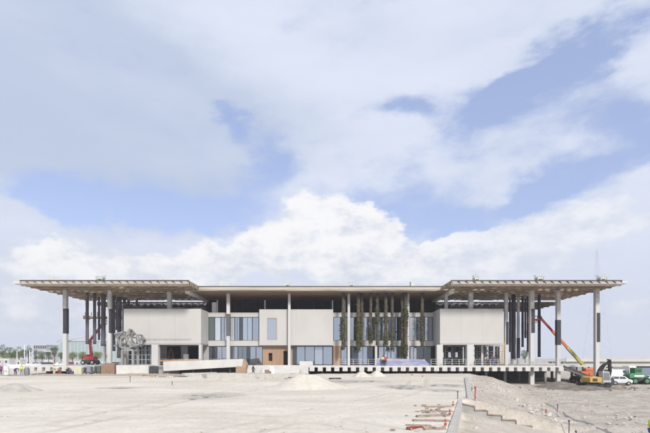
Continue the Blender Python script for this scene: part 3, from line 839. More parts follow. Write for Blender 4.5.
# ================================================================== hanging gardens (each tube hangs from the canopy)
def garden(px, pbot, Y, wpx, planted, label, m=GARDEN_W, ptop=None, seed=0, green=(0.35, 0.75), grp='hanging planted tubes in front of the glass'):
    x = xat(px, Y); r = wpx * Y / F / 2; zb = zat(pbot, Y); zt = ZU + 0.1 if ptop is None else zat(ptop, Y)
    t = thing('hanging_garden' if planted else 'hanging_tube', label, 'hanging garden' if planted else 'hanging tube', (x, Y, zb), grp)
    rnd = random.Random(seed); n = 14
    pts = [(x, Y, zb + (zt - zb) * i / n) for i in range(n + 1)]
    MB().tube(pts, [r * (1 + rnd.uniform(-0.06, 0.06)) for _ in pts], 12).build('tube', m, t)
    for q in (zb + 0.02, zb + (zt - zb) * 0.5, zt - 0.15):
        MB().tube([(x, Y, q), (x, Y, q + 0.1)], r * 1.08, 12).build('collar', STEEL, t)
    if planted:
        f = MB()
        for i in range(int(1500 * planted)):
            u = rnd.random()
            dens = 0.1 + math.exp(-((u - green[0]) / 0.14) ** 2) + 0.7 * math.exp(-((u - green[1]) / 0.08) ** 2)
            if rnd.random() > dens: continue
            a = rnd.uniform(0, 6.283); rr = r * rnd.uniform(0.9, 1.2 + 0.35 * dens)
            p = Vector((x + rr * math.cos(a), Y + rr * math.sin(a), zb - 0.25 + (zt - zb) * u))
            s_ = rnd.uniform(0.10, 0.25)
            d1 = Vector((rnd.uniform(-1, 1), rnd.uniform(-1, 1), rnd.uniform(-1.3, .2))).normalized() * s_
            d2 = d1.cross(Vector((rnd.uniform(-1, 1), rnd.uniform(-1, 1), rnd.uniform(-1, 1)))).normalized() * s_ * 0.5
            f.face([p - d2 * .3, p + d1 * .5 + d2, p + d1 * 1.3, p + d1 * .5 - d2])
        f.build('foliage', GARDEN, t)
    return t
for i, (px, pb, w, pl_, lb, gr_) in enumerate((
    (343.2, 349.5, 3.0, 1.0, 'planted tube just left of the column beside the middle block, green halfway down', (0.42, 0.2)),
    (358.4, 350.5, 3.4, 1.6, 'thick leafy green tube with the brightest leaves, second in the row of hanging gardens', (0.38, 0.12)),
    (361.9, 346.5, 2.8, 0.3, 'bare dark tube close behind the leafy second hanging garden', (0.5, 0.7)),
    (370.8, 342.0, 2.6, 0.8, 'thin planted tube ending short, third green one in the row', (0.2, 0.1)),
    (377.2, 345.0, 2.8, 0.9, 'planted tube above the slim ground floor pier, green tuft in its middle', (0.62, 0.5)),
    (385.8, 344.0, 3.2, 0.8, 'planted tube with pale felt and green tip, right of the slim pier', (0.1, 0.5)),
    (392.2, 350.0, 2.9, 0.5, 'brown bare-looking planted tube between the pale green one and the dark pair', (0.12, 0.3)),
    (402.4, 357.5, 3.4, 0.5, 'longest dark tube, its end hanging low in front of the blue banner', (0.15, 0.6)),
    (405.6, 355.0, 3.4, 1.5, 'leafy tube touching the fourth slim column, bright green patch halfway', (0.62, 0.12)),
    (422.2, 347.0, 3.2, 0.7, 'lone planted tube right of the last slim column of the glass front', (0.5, 0.2)))):
    garden(px, pb, 77.6 if i != 2 and i != 7 else 78.1, w, pl_, lb, GARDEN_W, None, i, gr_)
for i, (px, pb, Y, w, lb) in enumerate((
    (87.2, 344, 78, 3.0, 'dark tube hanging at the outer left, leftmost of the tubes under the canopy'),
    (94.6, 344, 79, 3.0, 'dark tube second from the left under the canopy, above the red lift'),
    (103.4, 346, 80, 4.4, 'thick dark tube left of the second column, above the thin grey column'),
    (113.6, 351, 82, 3.2, 'dark tube hanging just right of the second column with black wrap'),
    (119.4, 358, 84, 4.2, 'thick dark tube reaching nearly to the deck behind the grey sculpture'),
    (117.0, 330, 88, 2.6, 'short dark tube between the two tubes right of the second column, set further back'),
    (128.6, 311.4, 86.4, 2.6, 'dark tube showing only above the left end of the lettered block'),
    (136.8, 311.4, 86.5, 2.4, 'dark tube showing only above the lettered block, second from its left end'),
    (99.0, 340, 84, 2.2, 'thin dark tube between the second and the thick third tube, further back'),
    (124.4, 357, 86, 3.0, 'dark tube along the left edge of the lettered concrete block'))):
    garden(px, pb, Y, w, 0, lb, WRAP_G, None, 20 + i, grp='dark unplanted tubes at the left of the canopy')
for i, (px, pb, Y, w, lb) in enumerate((
    (513.6, 360, 80, 4.2, 'thick dark tube right of the column at the right block, reaching the deck'),
    (509.9, 352, 84, 1.8, 'thin dark tube squeezed between the right block column and the thick tube'),
    (522.6, 347, 82, 2.4, 'dark tube ending high, left of the tall front column with black wrap'),
    (528.0, 352, 83, 2.4, 'dark tube half hidden behind the tall front column at the right'),
    (525.4, 338, 86, 2.0, 'thin short dark tube between two longer ones left of the tall front column'),
    (539.2, 357, 80, 2.9, 'rightmost dark tube, where the orange lift boom reaches it'))):
    garden(px, pb, Y, w, 0, lb, WRAP, None, 40 + i, grp='dark unplanted tubes at the right of the canopy')

# ================================================================== people
DG = bpy.context.evaluated_depsgraph_get
def skin_mesh(joints, edges, sub=1, root=0):
    me = bpy.data.meshes.new('body_mesh'); me.from_pydata([j[0] for j in joints], edges, [])
    o = bpy.data.objects.new('body_source', me); COL.objects.link(o)
    o.modifiers.new('skin', 'SKIN'); s = o.modifiers.new('sub', 'SUBSURF'); s.levels = sub; s.render_levels = sub
    sv = me.skin_vertices[0].data
    for i, j in enumerate(joints):
        r = j[1]; sv[i].radius = r if isinstance(r, tuple) else (r, r); sv[i].use_root = (i == root)
    bpy.context.view_layer.update()
    m = bpy.data.meshes.new_from_object(o.evaluated_get(DG()))
    bpy.data.objects.remove(o)
    m.polygons.foreach_set('use_smooth', [True] * len(m.polygons))
    return m
def pose_joints(p):
    V = Vector
    if p == 'crouch':
        J = dict(pel=V((0, .12, .42)), spi=V((0, .06, .62)), che=V((0, -.10, .86)), nek=V((0, -.20, .98)), hea=V((0, -.26, 1.06)), top=V((0, -.28, 1.22)))
        for s, n in ((-1, 'l'), (1, 'r')):
            J['sh' + n] = V((s * .19, -.12, .92)); J['el' + n] = V((s * .24, -.34, .72)); J['wr' + n] = V((s * .16, -.55, .55))
            J['hi' + n] = V((s * .10, .10, .42)); J['kn' + n] = V((s * .17, -.30, .52)); J['an' + n] = V((s * .14, -.02, .09)); J['to' + n] = V((s * .15, -.20, .04))
    elif p == 'bend':
        J = dict(pel=V((0, .10, .93)), spi=V((0, -.02, 1.08)), che=V((0, -.26, 1.20)), nek=V((0, -.42, 1.24)), hea=V((0, -.50, 1.26)), top=V((0, -.62, 1.34)))
        for s, n in ((-1, 'l'), (1, 'r')):
            J['sh' + n] = V((s * .19, -.30, 1.20)); J['el' + n] = V((s * .22, -.36, .90)); J['wr' + n] = V((s * .15, -.46, .66))
            J['hi' + n] = V((s * .10, .08, .90)); J['kn' + n] = V((s * .13, -.02, .50)); J['an' + n] = V((s * .13, .04, .09)); J['to' + n] = V((s * .14, -.16, .04))
    else:
        J = dict(pel=V((0, 0, .95)), spi=V((0, 0, 1.14)), che=V((0, 0, 1.36)), nek=V((0, -.01, 1.50)), hea=V((0, -.02, 1.57)), top=V((0, -.03, 1.74)))
        for s, n in ((-1, 'l'), (1, 'r')):
            st = s * (0.18 if p == 'walk' else 0.0)
            J['sh' + n] = V((s * .19, 0, 1.42)); J['el' + n] = V((s * .25, .03 - st * .8, 1.14))
            J['wr' + n] = V((s * .24, -.14 - st, .93)) if p != 'hold' else V((s * .12, -.34, 1.12))
            J['hi' + n] = V((s * .10, 0, .91)); J['kn' + n] = V((s * .11, -.03 + st, .50)); J['an' + n] = V((s * .12, .02 + st * 1.6, .09)); J['to' + n] = V((s * .14, -.17 + st * 1.6, .04))
    return J
def person(label, pose, top, legs, vest=None, helmet=WHITE, loc=(0, 0, 0), rz=0.0, group='workers on the building site', held=None):
    J = pose_joints(pose); V = Vector
    t = thing('person', label, 'person', (0, 0, 0), group)
    names = ['pel', 'spi', 'che', 'nek', 'hea', 'top']
    rad = {'pel': (.145, .115), 'spi': (.135, .105), 'che': (.165, .115), 'nek': .058, 'hea': (.085, .095), 'top': (.075, .085)}
    jts = [(J[n], rad[n]) for n in names]; ed = [(i, i + 1) for i in range(5)]
    idx = {n: i for i, n in enumerate(names)}
    def add(n, p, r, par):
        jts.append((p, r)); idx[n] = len(jts) - 1; ed.append((idx[par], idx[n]))
    for s in 'lr':
        add('sh' + s, J['sh' + s], .062, 'che'); add('el' + s, J['el' + s], .045, 'sh' + s); add('wr' + s, J['wr' + s], .030, 'el' + s)
        d = (J['wr' + s] - J['el' + s]).normalized(); side = V((1, 0, 0)) if s == 'r' else V((-1, 0, 0))
        acr = d.cross(side).normalized()
        add('pa' + s, J['wr' + s] + d * .085, (.040, .022), 'wr' + s)
        for k, (o, L) in enumerate(((-.032, .062), (-.011, .078), (.011, .072), (.031, .055))):
            b0 = J['wr' + s] + d * .10 + acr * o
            add('f%d%s' % (k, s), b0 + d * L * .55, .0095, 'pa' + s)
            add('g%d%s' % (k, s), b0 + d * L - side * .022, .008, 'f%d%s' % (k, s))
        add('th' + s, J['wr' + s] + d * .05 + acr * -.05, .011, 'wr' + s); add('tk' + s, J['wr' + s] + d * .095 + acr * -.066, .009, 'th' + s)
        add('hi' + s, J['hi' + s], .085, 'pel'); add('kn' + s, J['kn' + s], .058, 'hi' + s); add('an' + s, J['an' + s], .040, 'kn' + s); add('to' + s, J['to' + s], (.042, .030), 'an' + s)
    fd = (V((0, -1, 0)) if pose not in ('bend',) else V((0, -.55, -.83)))
    hc = (J['hea'] + J['top']) / 2
    m = skin_mesh(jts, ed, 1)
    def link(name, me, mt, par=t):
        me.materials.clear(); me.materials.append(mt); o = bpy.data.objects.new(name, me); COL.objects.link(o); o.parent = par; return o
    body = link('body', m, SKIN)
    fb = MB(); up_ = (J['top'] - J['hea']).normalized()
    for sx in (-1, 1):
        fb.ball(hc + fd * .088 + V((sx * .033, 0, 0)) + up_ * .012, .012)
    fb.build('eyes', BLACK, body)
    nb = MB(); nb.ball(hc + fd * .098 - up_ * .022, .017)
    for sx in (-1, 1): nb.ball(hc + V((sx * .086, 0, 0)), .024, .5, .8, 1.2)
    nb.build('nose_and_ears', SKIN, body)
    fb = MB(); fb.ball(hc + fd * .085 - up_ * .062, .022, 1.2, .5, .35); fb.build('mouth', C_RUST, body)
    # shirt
    a = ['spi', 'che', 'nek']; sj = [(J['pel'] * .6 + J['spi'] * .4, (.158, .128)), (J['spi'], (.152, .122)), (J['che'], (.182, .132)), (J['nek'] * .55 + J['che'] * .45, .085)]
    se = [(0, 1), (1, 2), (2, 3)]
    for s in 'lr':
        n = len(sj); sj += [(J['sh' + s], .078), (J['el' + s], .060), (J['el' + s] * .15 + J['wr' + s] * .85, .046)]; se += [(2, n), (n, n + 1), (n + 1, n + 2)]
    link('shirt', skin_mesh(sj, se, 1), top)
    tj = [(J['pel'], (.160, .130))]; te = []
    for s in 'lr':
        n = len(tj); tj += [(J['hi' + s], .104), (J['kn' + s], .076), (J['an' + s] * .85 + J['kn' + s] * .15, .064)]; te += [(0, n), (n, n + 1), (n + 1, n + 2)]
    link('trousers', skin_mesh(tj, te, 1), legs)
    for s in 'lr':
        link('boot', skin_mesh([(J['an' + s] + V((0, .03, .06)), .056), (J['an' + s] + V((0, .02, -.03)), .056), (J['to' + s] + V((0, 0, .015)), (.055, .045))], [(0, 1), (1, 2)], 1), BLACK)
    if vest:
        link('vest', skin_mesh([(J['pel'] * .45 + J['spi'] * .55, (.175, .145)), (J['spi'], (.168, .138)), (J['che'], (.198, .148)), (J['che'] * .5 + J['nek'] * .5, (.12, .10))], [(0, 1), (1, 2), (2, 3)], 1), vest)
    if helmet:
        hb = MB(); k = 14; rows = []
        ax = up_; u = V((1, 0, 0)); w = ax.cross(u).normalized()
        c0 = hc + ax * .035
        for i in range(6):
            ph = (math.pi / 2) * i / 5
            rows.append([c0 + (u * math.cos(2 * math.pi * j / k) * .115 + w * math.sin(2 * math.pi * j / k) * .135) * math.cos(ph) + ax * .12 * math.sin(ph) for j in range(k)])
        brim = [c0 + (u * math.cos(2 * math.pi * j / k) * .135 + w * math.sin(2 * math.pi * j / k) * .165) - ax * .008 for j in range(k)]
        rows.insert(0, brim)
        for i in range(len(rows) - 1):
            for j in range(k): hb.face([rows[i][j], rows[i][(j + 1) % k], rows[i + 1][(j + 1) % k], rows[i + 1][j]], True)
        hb.build('helmet', helmet, t)
    t.location = loc; t.rotation_euler = (0, 0, rz)
    return t
def stand(px, Y, z=None):
    x = xat(px, Y); return (x, Y, (ground_z(x, Y) if z is None else z))
person('worker in blue shirt and dark trousers, bending at the far left', 'bend', C_BLUE, C_DARK, None, WHITE, stand(15.6, 71), R(70))
person('worker in yellow hi-vis vest and grey trousers, standing left of the deck beams', 'stand', HIVIS, C_GREY, HIVIS, WHITE, stand(21.4, 71), R(20))
person('figure in magenta top at the left edge of the picture', 'stand', C_MAG, C_DARK, None, None, stand(0.8, 71), R(200))
person('worker in pale yellow clothes standing left of the first column', 'stand', C_PALE, C_PALE, None, WHITE, stand(54, 71.5), R(160))
person('worker in rust-brown shirt and trousers crouching by the first column', 'crouch', C_RUST, C_RUST, None, WHITE, stand(59.6, 71), R(-60))
person('worker with yellow vest over dark trousers bending beside the crouching ones', 'bend', C_DARK, C_DARK, HIVIS, WHITE, stand(67.6, 71.3), R(80))
person('worker in orange vest and blue trousers crouching at the first column foot', 'crouch', C_BLUE, C_BLUE, HIVIS_O, ORANGE, stand(71.8, 71), R(-80))
person('dark-clothed worker walking in front of the white entrance plinth', 'walk', C_DARK, C_DARK, None, BLACK, stand(253.2, 70.5), R(90))
person('worker in yellow vest by the banner on the terrace', 'stand', C_PALE, C_DARK, HIVIS, RED, stand(382.8, 74.5, DECK), R(10))
person('worker in red shirt and white helmet by the banner on the terrace', 'hold', C_RED, C_DARK, None, WHITE, stand(385.4, 74.55, DECK), R(-20))
person('worker in red helmet and blue clothes under the right block', 'stand', C_BLUE, C_BLUE, None, RED, stand(494.5, 76.8, DECK), R(30))
person('worker in rust shirt beside the yellow scaffold under the right block', 'bend', C_RUST, C_DARK, None, WHITE, stand(488, 77.0, DECK), R(-70))
wx, wy = xat(652.6, 23.5), 23.5
person('worker with hi-vis yellow top and blue trousers cut off by the right picture edge', 'stand', HIVIS, C_BLUE, HIVIS, WHITE, (wx, wy, ground_z(wx, wy)), R(90))

# ================================================================== lifts, excavator, vehicles
def wheel(parent, c, r, w, axis='y', rim=GALV):
    a = Vector((0, 1, 0)) if axis == 'y' else Vector((1, 0, 0)); c = Vector(c)
    t = MB(); t.tube([c - a * w / 2, c - a * w * .42, c + a * w * .42, c + a * w / 2], [r * .9, r, r, r * .9], 18)
    wo = t.build('wheel', BLACK, parent)
    MB().tube([c - a * (w / 2 + .012), c + a * (w / 2 + .012)], r * .55, 14).build('rim', rim, wo)
    return wo
# red articulated lift behind the left tubes
Y = 85
t = thing('boom_lift', 'red articulated boom lift with raised arm behind the hanging tubes at the left', 'boom lift', (xat(90, Y), Y, DECK))
c = MB().box(xat(84, Y), xat(97, Y), Y - .9, Y + .9, DECK + .45, DECK + .95); c.build('chassis', STEEL, t, .05)
c = MB().box(xat(86, Y), xat(95.5, Y), Y - .8, Y + .8, DECK + .97, DECK + 1.65).box(xat(86, Y), xat(89.2, Y), Y - .7, Y + .7, DECK + 1.66, DECK + 2.0); c.build('turntable', RED, t, .08)
for p_ in (85.8, 95): 
    for yy in (Y - .95, Y + .95): wheel(t, (xat(p_, Y), yy, DECK + .45), .45, .35)
MB().beam(at(91.5, 357, Y), at(90.0, 339.5, Y), .42, .5).build('lower_arm', RED, t, .03)
MB().beam(at(90.0, 340.5, Y - .5), at(103, 323.5, Y - .5), .3, .4).build('upper_arm', RED, t, .03)
MB().tube([at(92.5, 352, Y - .3), at(91.3, 342, Y - .3)], .09).build('cylinder', GALV, t)
bk = MB(); q = at(104.5, 324, Y - .5)
for s_ in (-.5, .5):
    for zz in (0, .55, 1.1): bk.beam(q + Vector((-.7, s_, zz)), q + Vector((.7, s_, zz)), .06)
for s_ in (-.7, .7):
    for zz in (0, .55, 1.1): bk.beam(q + Vector((s_, -.5, zz)), q + Vector((s_, .5, zz)), .06)
    for yy in (-.5, .5): bk.beam(q + Vector((s_, yy, 0)), q + Vector((s_, yy, 1.1)), .06)
bk.box(q.x - .7, q.x + .7, q.y - .5, q.y + .5, q.z - .04, q.z + .02)
bk.build('basket', STEEL, t)
# orange telescopic lift at the right
Y = 78.5; zg = -1.75
t = thing('boom_lift', 'orange telescopic boom lift, its long boom running from yellow-green up to orange', 'boom lift', (xat(586, Y), Y, zg))
MB().box(xat(575, Y), xat(592, Y), Y - 1.2, Y + 1.2, zg + .55, zg + 1.3).build('chassis', STEEL, t, .06)
MB().box(xat(577.5, Y), xat(590, Y), Y - 1.15, Y + 1.15, zg + 1.35, zg + 2.2).box(xat(582, Y), xat(590.4, Y), Y - 1.1, Y + 1.1, zg + 2.21, zg + 2.75).build('turntable', ORANGE, t, .12)
for p_ in (577, 590):
    for yy in (Y - 1.25, Y + 1.25): wheel(t, (xat(p_, Y), yy, zg + .6), .6, .5)
A, B = at(586, 368.2, Y), at(540.2, 317.6, Y - 1)
def along(f_): return A + (B - A) * f_
b1 = MB().beam(along(0), along(.42), .42, .52).build('boom_base', LIME, t, .03)
MB().beam(along(.40), along(.74), .33, .42).build('boom_section', ORANGE, t, .03)
MB().beam(along(.72), along(1.0), .28, .36).build('boom_section', RED, t, .03)
C_ = at(535.6, 320.6, Y - 1)
MB().beam(B, C_, .22, .3).build('jib', RED, t, .03)
MB().ball(B, .32).build('knuckle', STEEL, t)
bk = MB(); q = at(531.6, 322.4, Y - 1)
for zz in (0, .55, 1.1):
    for s_ in (-.45, .45): bk.beam(q + Vector((-.8, s_, zz)), q + Vector((.8, s_, zz)), .06)
    for s_ in (-.8, .8): bk.beam(q + Vector((s_, -.45, zz)), q + Vector((s_, .45, zz)), .06)
for s_ in (-.8, .8):
    for yy in (-.45, .45): bk.beam(q + Vector((s_, yy, 0)), q + Vector((s_, yy, 1.1)), .06)
bk.box(q.x - .8, q.x + .8, q.y - .45, q.y + .45, q.z - .05, q.z)
bk.build('basket', RED, t)

# excavator
Y = 68.0; ex = xat(594, Y); zg = ground_z(ex, Y) + .02
t = thing('excavator', 'yellow tracked excavator with black folded arm, on dug earth at the right', 'excavator', (ex, Y, zg))
for s_ in (-1.05, 1.05):
    tr = MB(); n = 28; L, hh, w_ = 1.55, .40, .5; ring = []
    for i in range(n):
        a_ = 2 * math.pi * i / n
        cx_ = L if math.cos(a_) > 0 else -L
        ring.append((ex - .1 + cx_ + hh * math.cos(a_), Y + s_ - w_ / 2, zg + hh + hh * math.sin(a_)))
    tr.prism(ring, (0, w_, 0)); tk = tr.build('track', BLACK, t)
    for k_ in (-1.5, -.5, .5, 1.5):
        MB().tube([(ex - .1 + k_, Y + s_ - w_ / 2 - .03, zg + .38), (ex - .1 + k_, Y + s_ + w_ / 2 + .03, zg + .38)], .26, 12).build('roller', STEEL, tk)
MB().tube([(ex - .1, Y, zg + .7), (ex - .1, Y, zg + .95)], .7, 18).build('turntable', STEEL, t)
bd = MB(); bd.prism([(ex - 1.35, Y - 1.2, zg + .95), (ex + .55, Y - 1.2, zg + .95), (ex + .55, Y - 1.2, zg + 1.75), (ex - .7, Y - 1.2, zg + 1.95), (ex - 1.35, Y - 1.2, zg + 1.7)], (0, 2.4, 0))
bd.build('body', YELLOW, t, .1)
MB().box(ex - .95, ex - .2, Y - 1.22, Y - 1.19, zg + 1.15, zg + 1.6).build('grille', STEEL, t)
MB().tube([(ex - .5, Y + .4, zg + 1.9), (ex - .5, Y + .4, zg + 2.35)], .07).build('exhaust', STEEL, t)
cbn = MB(); cx0_, cx1_ = ex + .62, ex + 1.95
cbn.prism([(cx0_, Y - 1.2, zg + .95), (cx1_, Y - 1.2, zg + .95), (cx1_ - .05, Y - 1.2, zg + 1.5), (cx1_ - .3, Y - 1.2, zg + 2.65), (cx0_, Y - 1.2, zg + 2.7)], (0, 1.1, 0))
cab = cbn.build('cab', GALV, t, .06)
MB().prism([(cx0_ + .12, Y - 1.23, zg + 1.35), (cx1_ - .18, Y - 1.23, zg + 1.35), (cx1_ - .4, Y - 1.23, zg + 2.5), (cx0_ + .12, Y - 1.23, zg + 2.52)], (0, .04, 0)).build('side_window', glass_mat('cab_glass', (.10, .13, .12), .3), cab)
MB().prism([(cx1_ + .0, Y - 1.1, zg + 1.55), (cx1_ - .26, Y - 1.1, zg + 2.58), (cx1_ - .22, Y - 1.1, zg + 2.58), (cx1_ + .04, Y - 1.1, zg + 1.55)], (0, .9, 0)).build('windscreen', CARGL, cab)
YA = Y + .25
def E(px, py): return at(px, py, YA)
pts = [E(598.6, 379.5), E(600.0, 372), E(603.0, 367.3), E(609.8, 361.0)]
for i in range(3):
    pass
bmx = MB()
wv = [.55, .62, .58, .42]
for i in range(3):
    d_ = (pts[i + 1] - pts[i]).normalized(); n_ = Vector((-d_.z, 0, d_.x))
    d2_ = n_
    bmx.prism([pts[i] + n_ * wv[i] / 2, pts[i + 1] + n_ * wv[i + 1] / 2, pts[i + 1] - n_ * wv[i + 1] / 2, pts[i] - n_ * wv[i] / 2], (0, .42 - .02 * i, 0))
bmx.build('boom', BLACK, t, .02)
sk = [E(608.2, 359.0), E(611.4, 359.6), E(612.0, 371), E(610.4, 379.5), E(609.4, 379.0), E(609.6, 368)]
MB().prism(sk, (0, .4, 0)).build('stick', BLACK, t, .02)
MB().tube([E(601.8, 371.5) + Vector((0, -.12, 0)), E(606.5, 364.8) + Vector((0, -.12, 0))], .08).build('cylinder', GALV, t)
MB().tube([E(604, 364.6) + Vector((0, .2, 0)), E(609.2, 359.3) + Vector((0, .2, 0))], .08).build('cylinder', GALV, t)
bu = [E(611.8, 377.5), E(613.2, 381.5), E(612.0, 385.2), E(608.8, 386.2), E(606.6, 384.2), E(608.6, 382.5), E(609.2, 378.5)]
MB().prism([p - Vector((0, .4, 0)) for p in bu], (0, 1.2, 0)).build('bucket', STEEL, t, .02)

def car(label, loc, rz, paint, L=4.3, Wd=1.75, H=1.5, van=False, group=None, name='parked_car', cat='car'):
    t = thing(name, label, cat, (0, 0, 0), group)
    w = Wd / 2
    low = [(-L / 2, .35), (-L / 2 + .05, .75), (-L / 2 + .12, .95), (-L * .18 if not van else -L / 2 + .3, 1.0), (L / 2 - .9, 1.0), (L / 2 - .15, .92), (L / 2, .7), (L / 2 - .05, .35)] 
    b = MB(); b.prism([(x, -w, z * H / 1.5) for x, z in low], (0, Wd, 0))
    body = b.build('body', paint, t, .07)
    if van: top = [(-L / 2 + .1, .98), (-L / 2 + .16, H), (L * .22, H), (L / 2 - .85, 1.0)]
    else: top = [(-L / 2 + .12, .95 * H / 1.5), (-L / 2 + .35, H - .04), (-L * .05, H), (L * .14, H - .04), (L * .33, 1.0 * H / 1.5 - .01)]
    c = MB(); n = len(top)
    ins = .16
    pts0 = [Vector((x, -w + (.03 if z < H * .75 else ins), z)) for x, z in top]; pts1 = [Vector((p.x, -p.y, p.z)) for p in pts0]
    c.face(pts0); c.face(pts1[::-1])
    for i in range(n):
        j = (i + 1) % n; c.face([pts0[i], pts1[i], pts1[j], pts0[j]])
    cabn = c.build('cabin', paint, t, .03)
    zb_, zt_2 = 1.02 * H / 1.5, H - .13
    for sgn in (-1, 1):
        def wy(z): return sgn * (w - .03 - (ins - .03) * (z - .95) / (H - .95) + .012)
        spans = ((-L * .40, -L * .14), (-L * .11, L * .13)) if not van else ((L * .12, L * .27),)
        for xa, xb in spans:
            g = MB(); q = [(xa, wy(zb_), zb_), (xb + (.22 if xb > 0 else 0), wy(zb_), zb_), (xb, wy(zt_2), zt_2), (xa + (.12 if xa < -L * .3 else 0), wy(zt_2), zt_2)]
            g.prism(q, (0, sgn * .01, 0)); g.build('side_window', CARGL, cabn)
    g = MB(); p1, p2 = top[-1], top[-2]
    v0, v1 = Vector((p1[0], 0, p1[1])), Vector((p2[0], 0, p2[1])); d = v1 - v0; nn = Vector((-d.z, 0, d.x)).normalized() * -1
    if nn.x < 0: nn = -nn
    q0, q1 = v0 + d * .1 + nn * .012, v0 + d * .9 + nn * .012
    g.face([(q0.x, -w + .15, q0.z), (q0.x, w - .15, q0.z), (q1.x, w - .24, q1.z), (q1.x, -w + .24, q1.z)]); g.build('windscreen', CARGL, cabn)
    g = MB(); p1, p2 = top[0], top[1]; v0, v1 = Vector((p1[0], 0, p1[1])), Vector((p2[0], 0, p2[1])); d = v1 - v0
    q0, q1 = v0 + d * .15, v0 + d * .85
    g.face([(q0.x - .02, -w + .2, q0.z), (q0.x - .02, w - .2, q0.z), (q1.x - .02, w - .26, q1.z), (q1.x - .02, -w + .26, q1.z)]); g.build('rear_window', CARGL, cabn)
    for x in (-L * .31, L * .31):
        for y in (-w + .06, w - .06): wheel(t, (x, y, .33), .33, .22)
    for y in (-w + .25, w - .25):
        MB().box(L / 2 - .1, L / 2 + .01, y - .16, y + .16, .68 * H / 1.5, .82 * H / 1.5).build('headlight', WHITE, t)
        MB().box(-L / 2 - .0, -L / 2 + .1, y - .13, y + .13, .74, .92).build('tail_light', RED, t)
    MB().box(L / 2 - .08, L / 2 + .03, -w + .1, w - .1, .34, .5).build('bumper', BLACK, t); MB().box(-L / 2 - .04, -L / 2 + .08, -w + .1, w - .1, .36, .52).build('bumper', BLACK, t)
    t.location = loc; t.rotation_euler = (0, 0, rz)
    return t
x = xat(621.5, 74); car('white hatchback parked between the excavator and the green machine', (x, 74, ground_z(x, 74) + .02), R(-28), WHITE, 3.0, 1.6, 1.55)
x = xat(617, 86); car('white van parked behind the white hatchback', (x, 86, -1.75), R(8), WHITE, 4.6, 1.9, 2.3, True, name='parked_van', cat='van')
x = xat(653, 76); car('white car at the right picture edge beside the green machine', (x, 76, ground_z(x, 76) + .02), R(170), WHITE, 4.2, 1.75, 1.5)

# green machine at the right
Y = 76.0; gx = xat(637.5, Y); zg = ground_z(gx, Y)
t = thing('loader', 'green wheeled loader with white stripe on its bonnet, right of the white hatchback', 'loader', (gx, Y, zg))
MB().box(gx - 1.6, gx + 1.5, Y - .7, Y + .7, zg + .55, zg + .95).build('chassis', STEEL, t, .04)
MB().prism([(gx - 2.0, Y - .9, zg + 1.05), (gx + .55, Y - .9, zg + 1.05), (gx + .6, Y - .9, zg + 1.8), (gx - 1.6, Y - .9, zg + 1.95), (gx - 2.0, Y - .9, zg + 1.6)], (0, 1.8, 0)).build('bonnet', GREEN, t, .1)
MB().box(gx - 1.2, gx + .5, Y - .93, Y - .895, zg + 1.33, zg + 1.6).build('stripe', WHITE, t)
cb_ = MB().box(gx - .9, gx + .35, Y - .7, Y + .7, zg + 1.9, zg + 2.75).build('cab', GREEN, t, .08)
MB().box(gx - .75, gx + .2, Y - .73, Y - .69, zg + 2.15, zg + 2.6).build('side_window', CARGL, cb_)
MB().box(gx - 1.0, gx + .45, Y - .8, Y + .8, zg + 2.752, zg + 2.85).build('roof', GREEN, cb_, .03)
for k_ in (-1.1, .95):
    for yy in (-.85, .85): wheel(t, (gx + k_, Y + yy, zg + .6), .6, .45, rim=GREEN)
MB().beam((gx + .5, Y - .5, zg + 1.6), (gx + 1.8, Y - .5, zg + .7), .2, .3).build('arm', GREEN, t); MB().beam((gx + .5, Y + .5, zg + 1.6), (gx + 1.8, Y + .5, zg + .7), .2, .3).build('arm', GREEN, t)
MB().prism([(gx + 1.6, Y - 1.1, zg + .1), (gx + 2.5, Y - 1.1, zg + .06), (gx + 1.95, Y - 1.1, zg + .75), (gx + 1.6, Y - 1.1, zg + .75)], (0, 2.2, 0)).build('bucket', GREEN, t, .03)
MB().tube([(gx - 1.3, Y + .4, zg + 1.9), (gx - 1.3, Y + .4, zg + 2.5)], .07).build('exhaust', STEEL, t)
# white container behind
Y = 92
t = thing('container', 'white box container behind the green loader, under the bridge', 'container', (xat(632, Y), Y, -1.7))
MB().box(xat(629, Y), xat(636, Y), Y, Y + 5, -1.7, zat(366, Y)).build('shell', WHITE, t, .03)
dr_ = MB().box(xat(629.6, Y), xat(632.3, Y), Y - .05, Y - .005, -1.5, zat(366.6, Y)).build('door', WHITE, t); MB().box(xat(632.6, Y), xat(635.4, Y), Y - .05, Y - .005, -1.5, zat(366.6, Y)).build('door', WHITE, t)
MB().tube([(xat(632, Y), Y - .09, -1.4), (xat(632, Y), Y - .09, zat(367, Y))], .03).build('lock_bar', GALV, dr_)

HAZE = 0.0005
# ================================================================== in front of the building
# grey welded sculpture on a white plinth
Y = 70.0
t = thing('sculpture', 'grey angular sculpture of welded steel bars on four legs, standing on the white plinth', 'sculpture', (xat(131, Y), Y, zat(365, Y)))
rnd = random.Random(21)
up_rail = [(118.2, 334), (125.6, 332.2), (130.9, 329.7), (132.6, 333.8), (139.6, 335.1), (143.2, 339.3)]
mid_rail = [(119, 337.8), (123.8, 338.8), (128.8, 336.6), (134.6, 337.6), (140.4, 339.6), (143.0, 340.6)]
low_rail = [(118.3, 345.6), (123.6, 347.4), (129.2, 348.8), (133.8, 346.6), (138.4, 345.2), (141.9, 344.3)]
def sp(p, dy): return at(p[0] + rnd.uniform(-.4, .4), p[1] + rnd.uniform(-.3, .3), Y) + Vector((0, dy, 0))
sets = []
for dy in (-.95, .75):
    sets.append([[sp(p, dy + rnd.uniform(-.3, .3)) for p in r_] for r_ in (up_rail, mid_rail, low_rail)])
P = {}
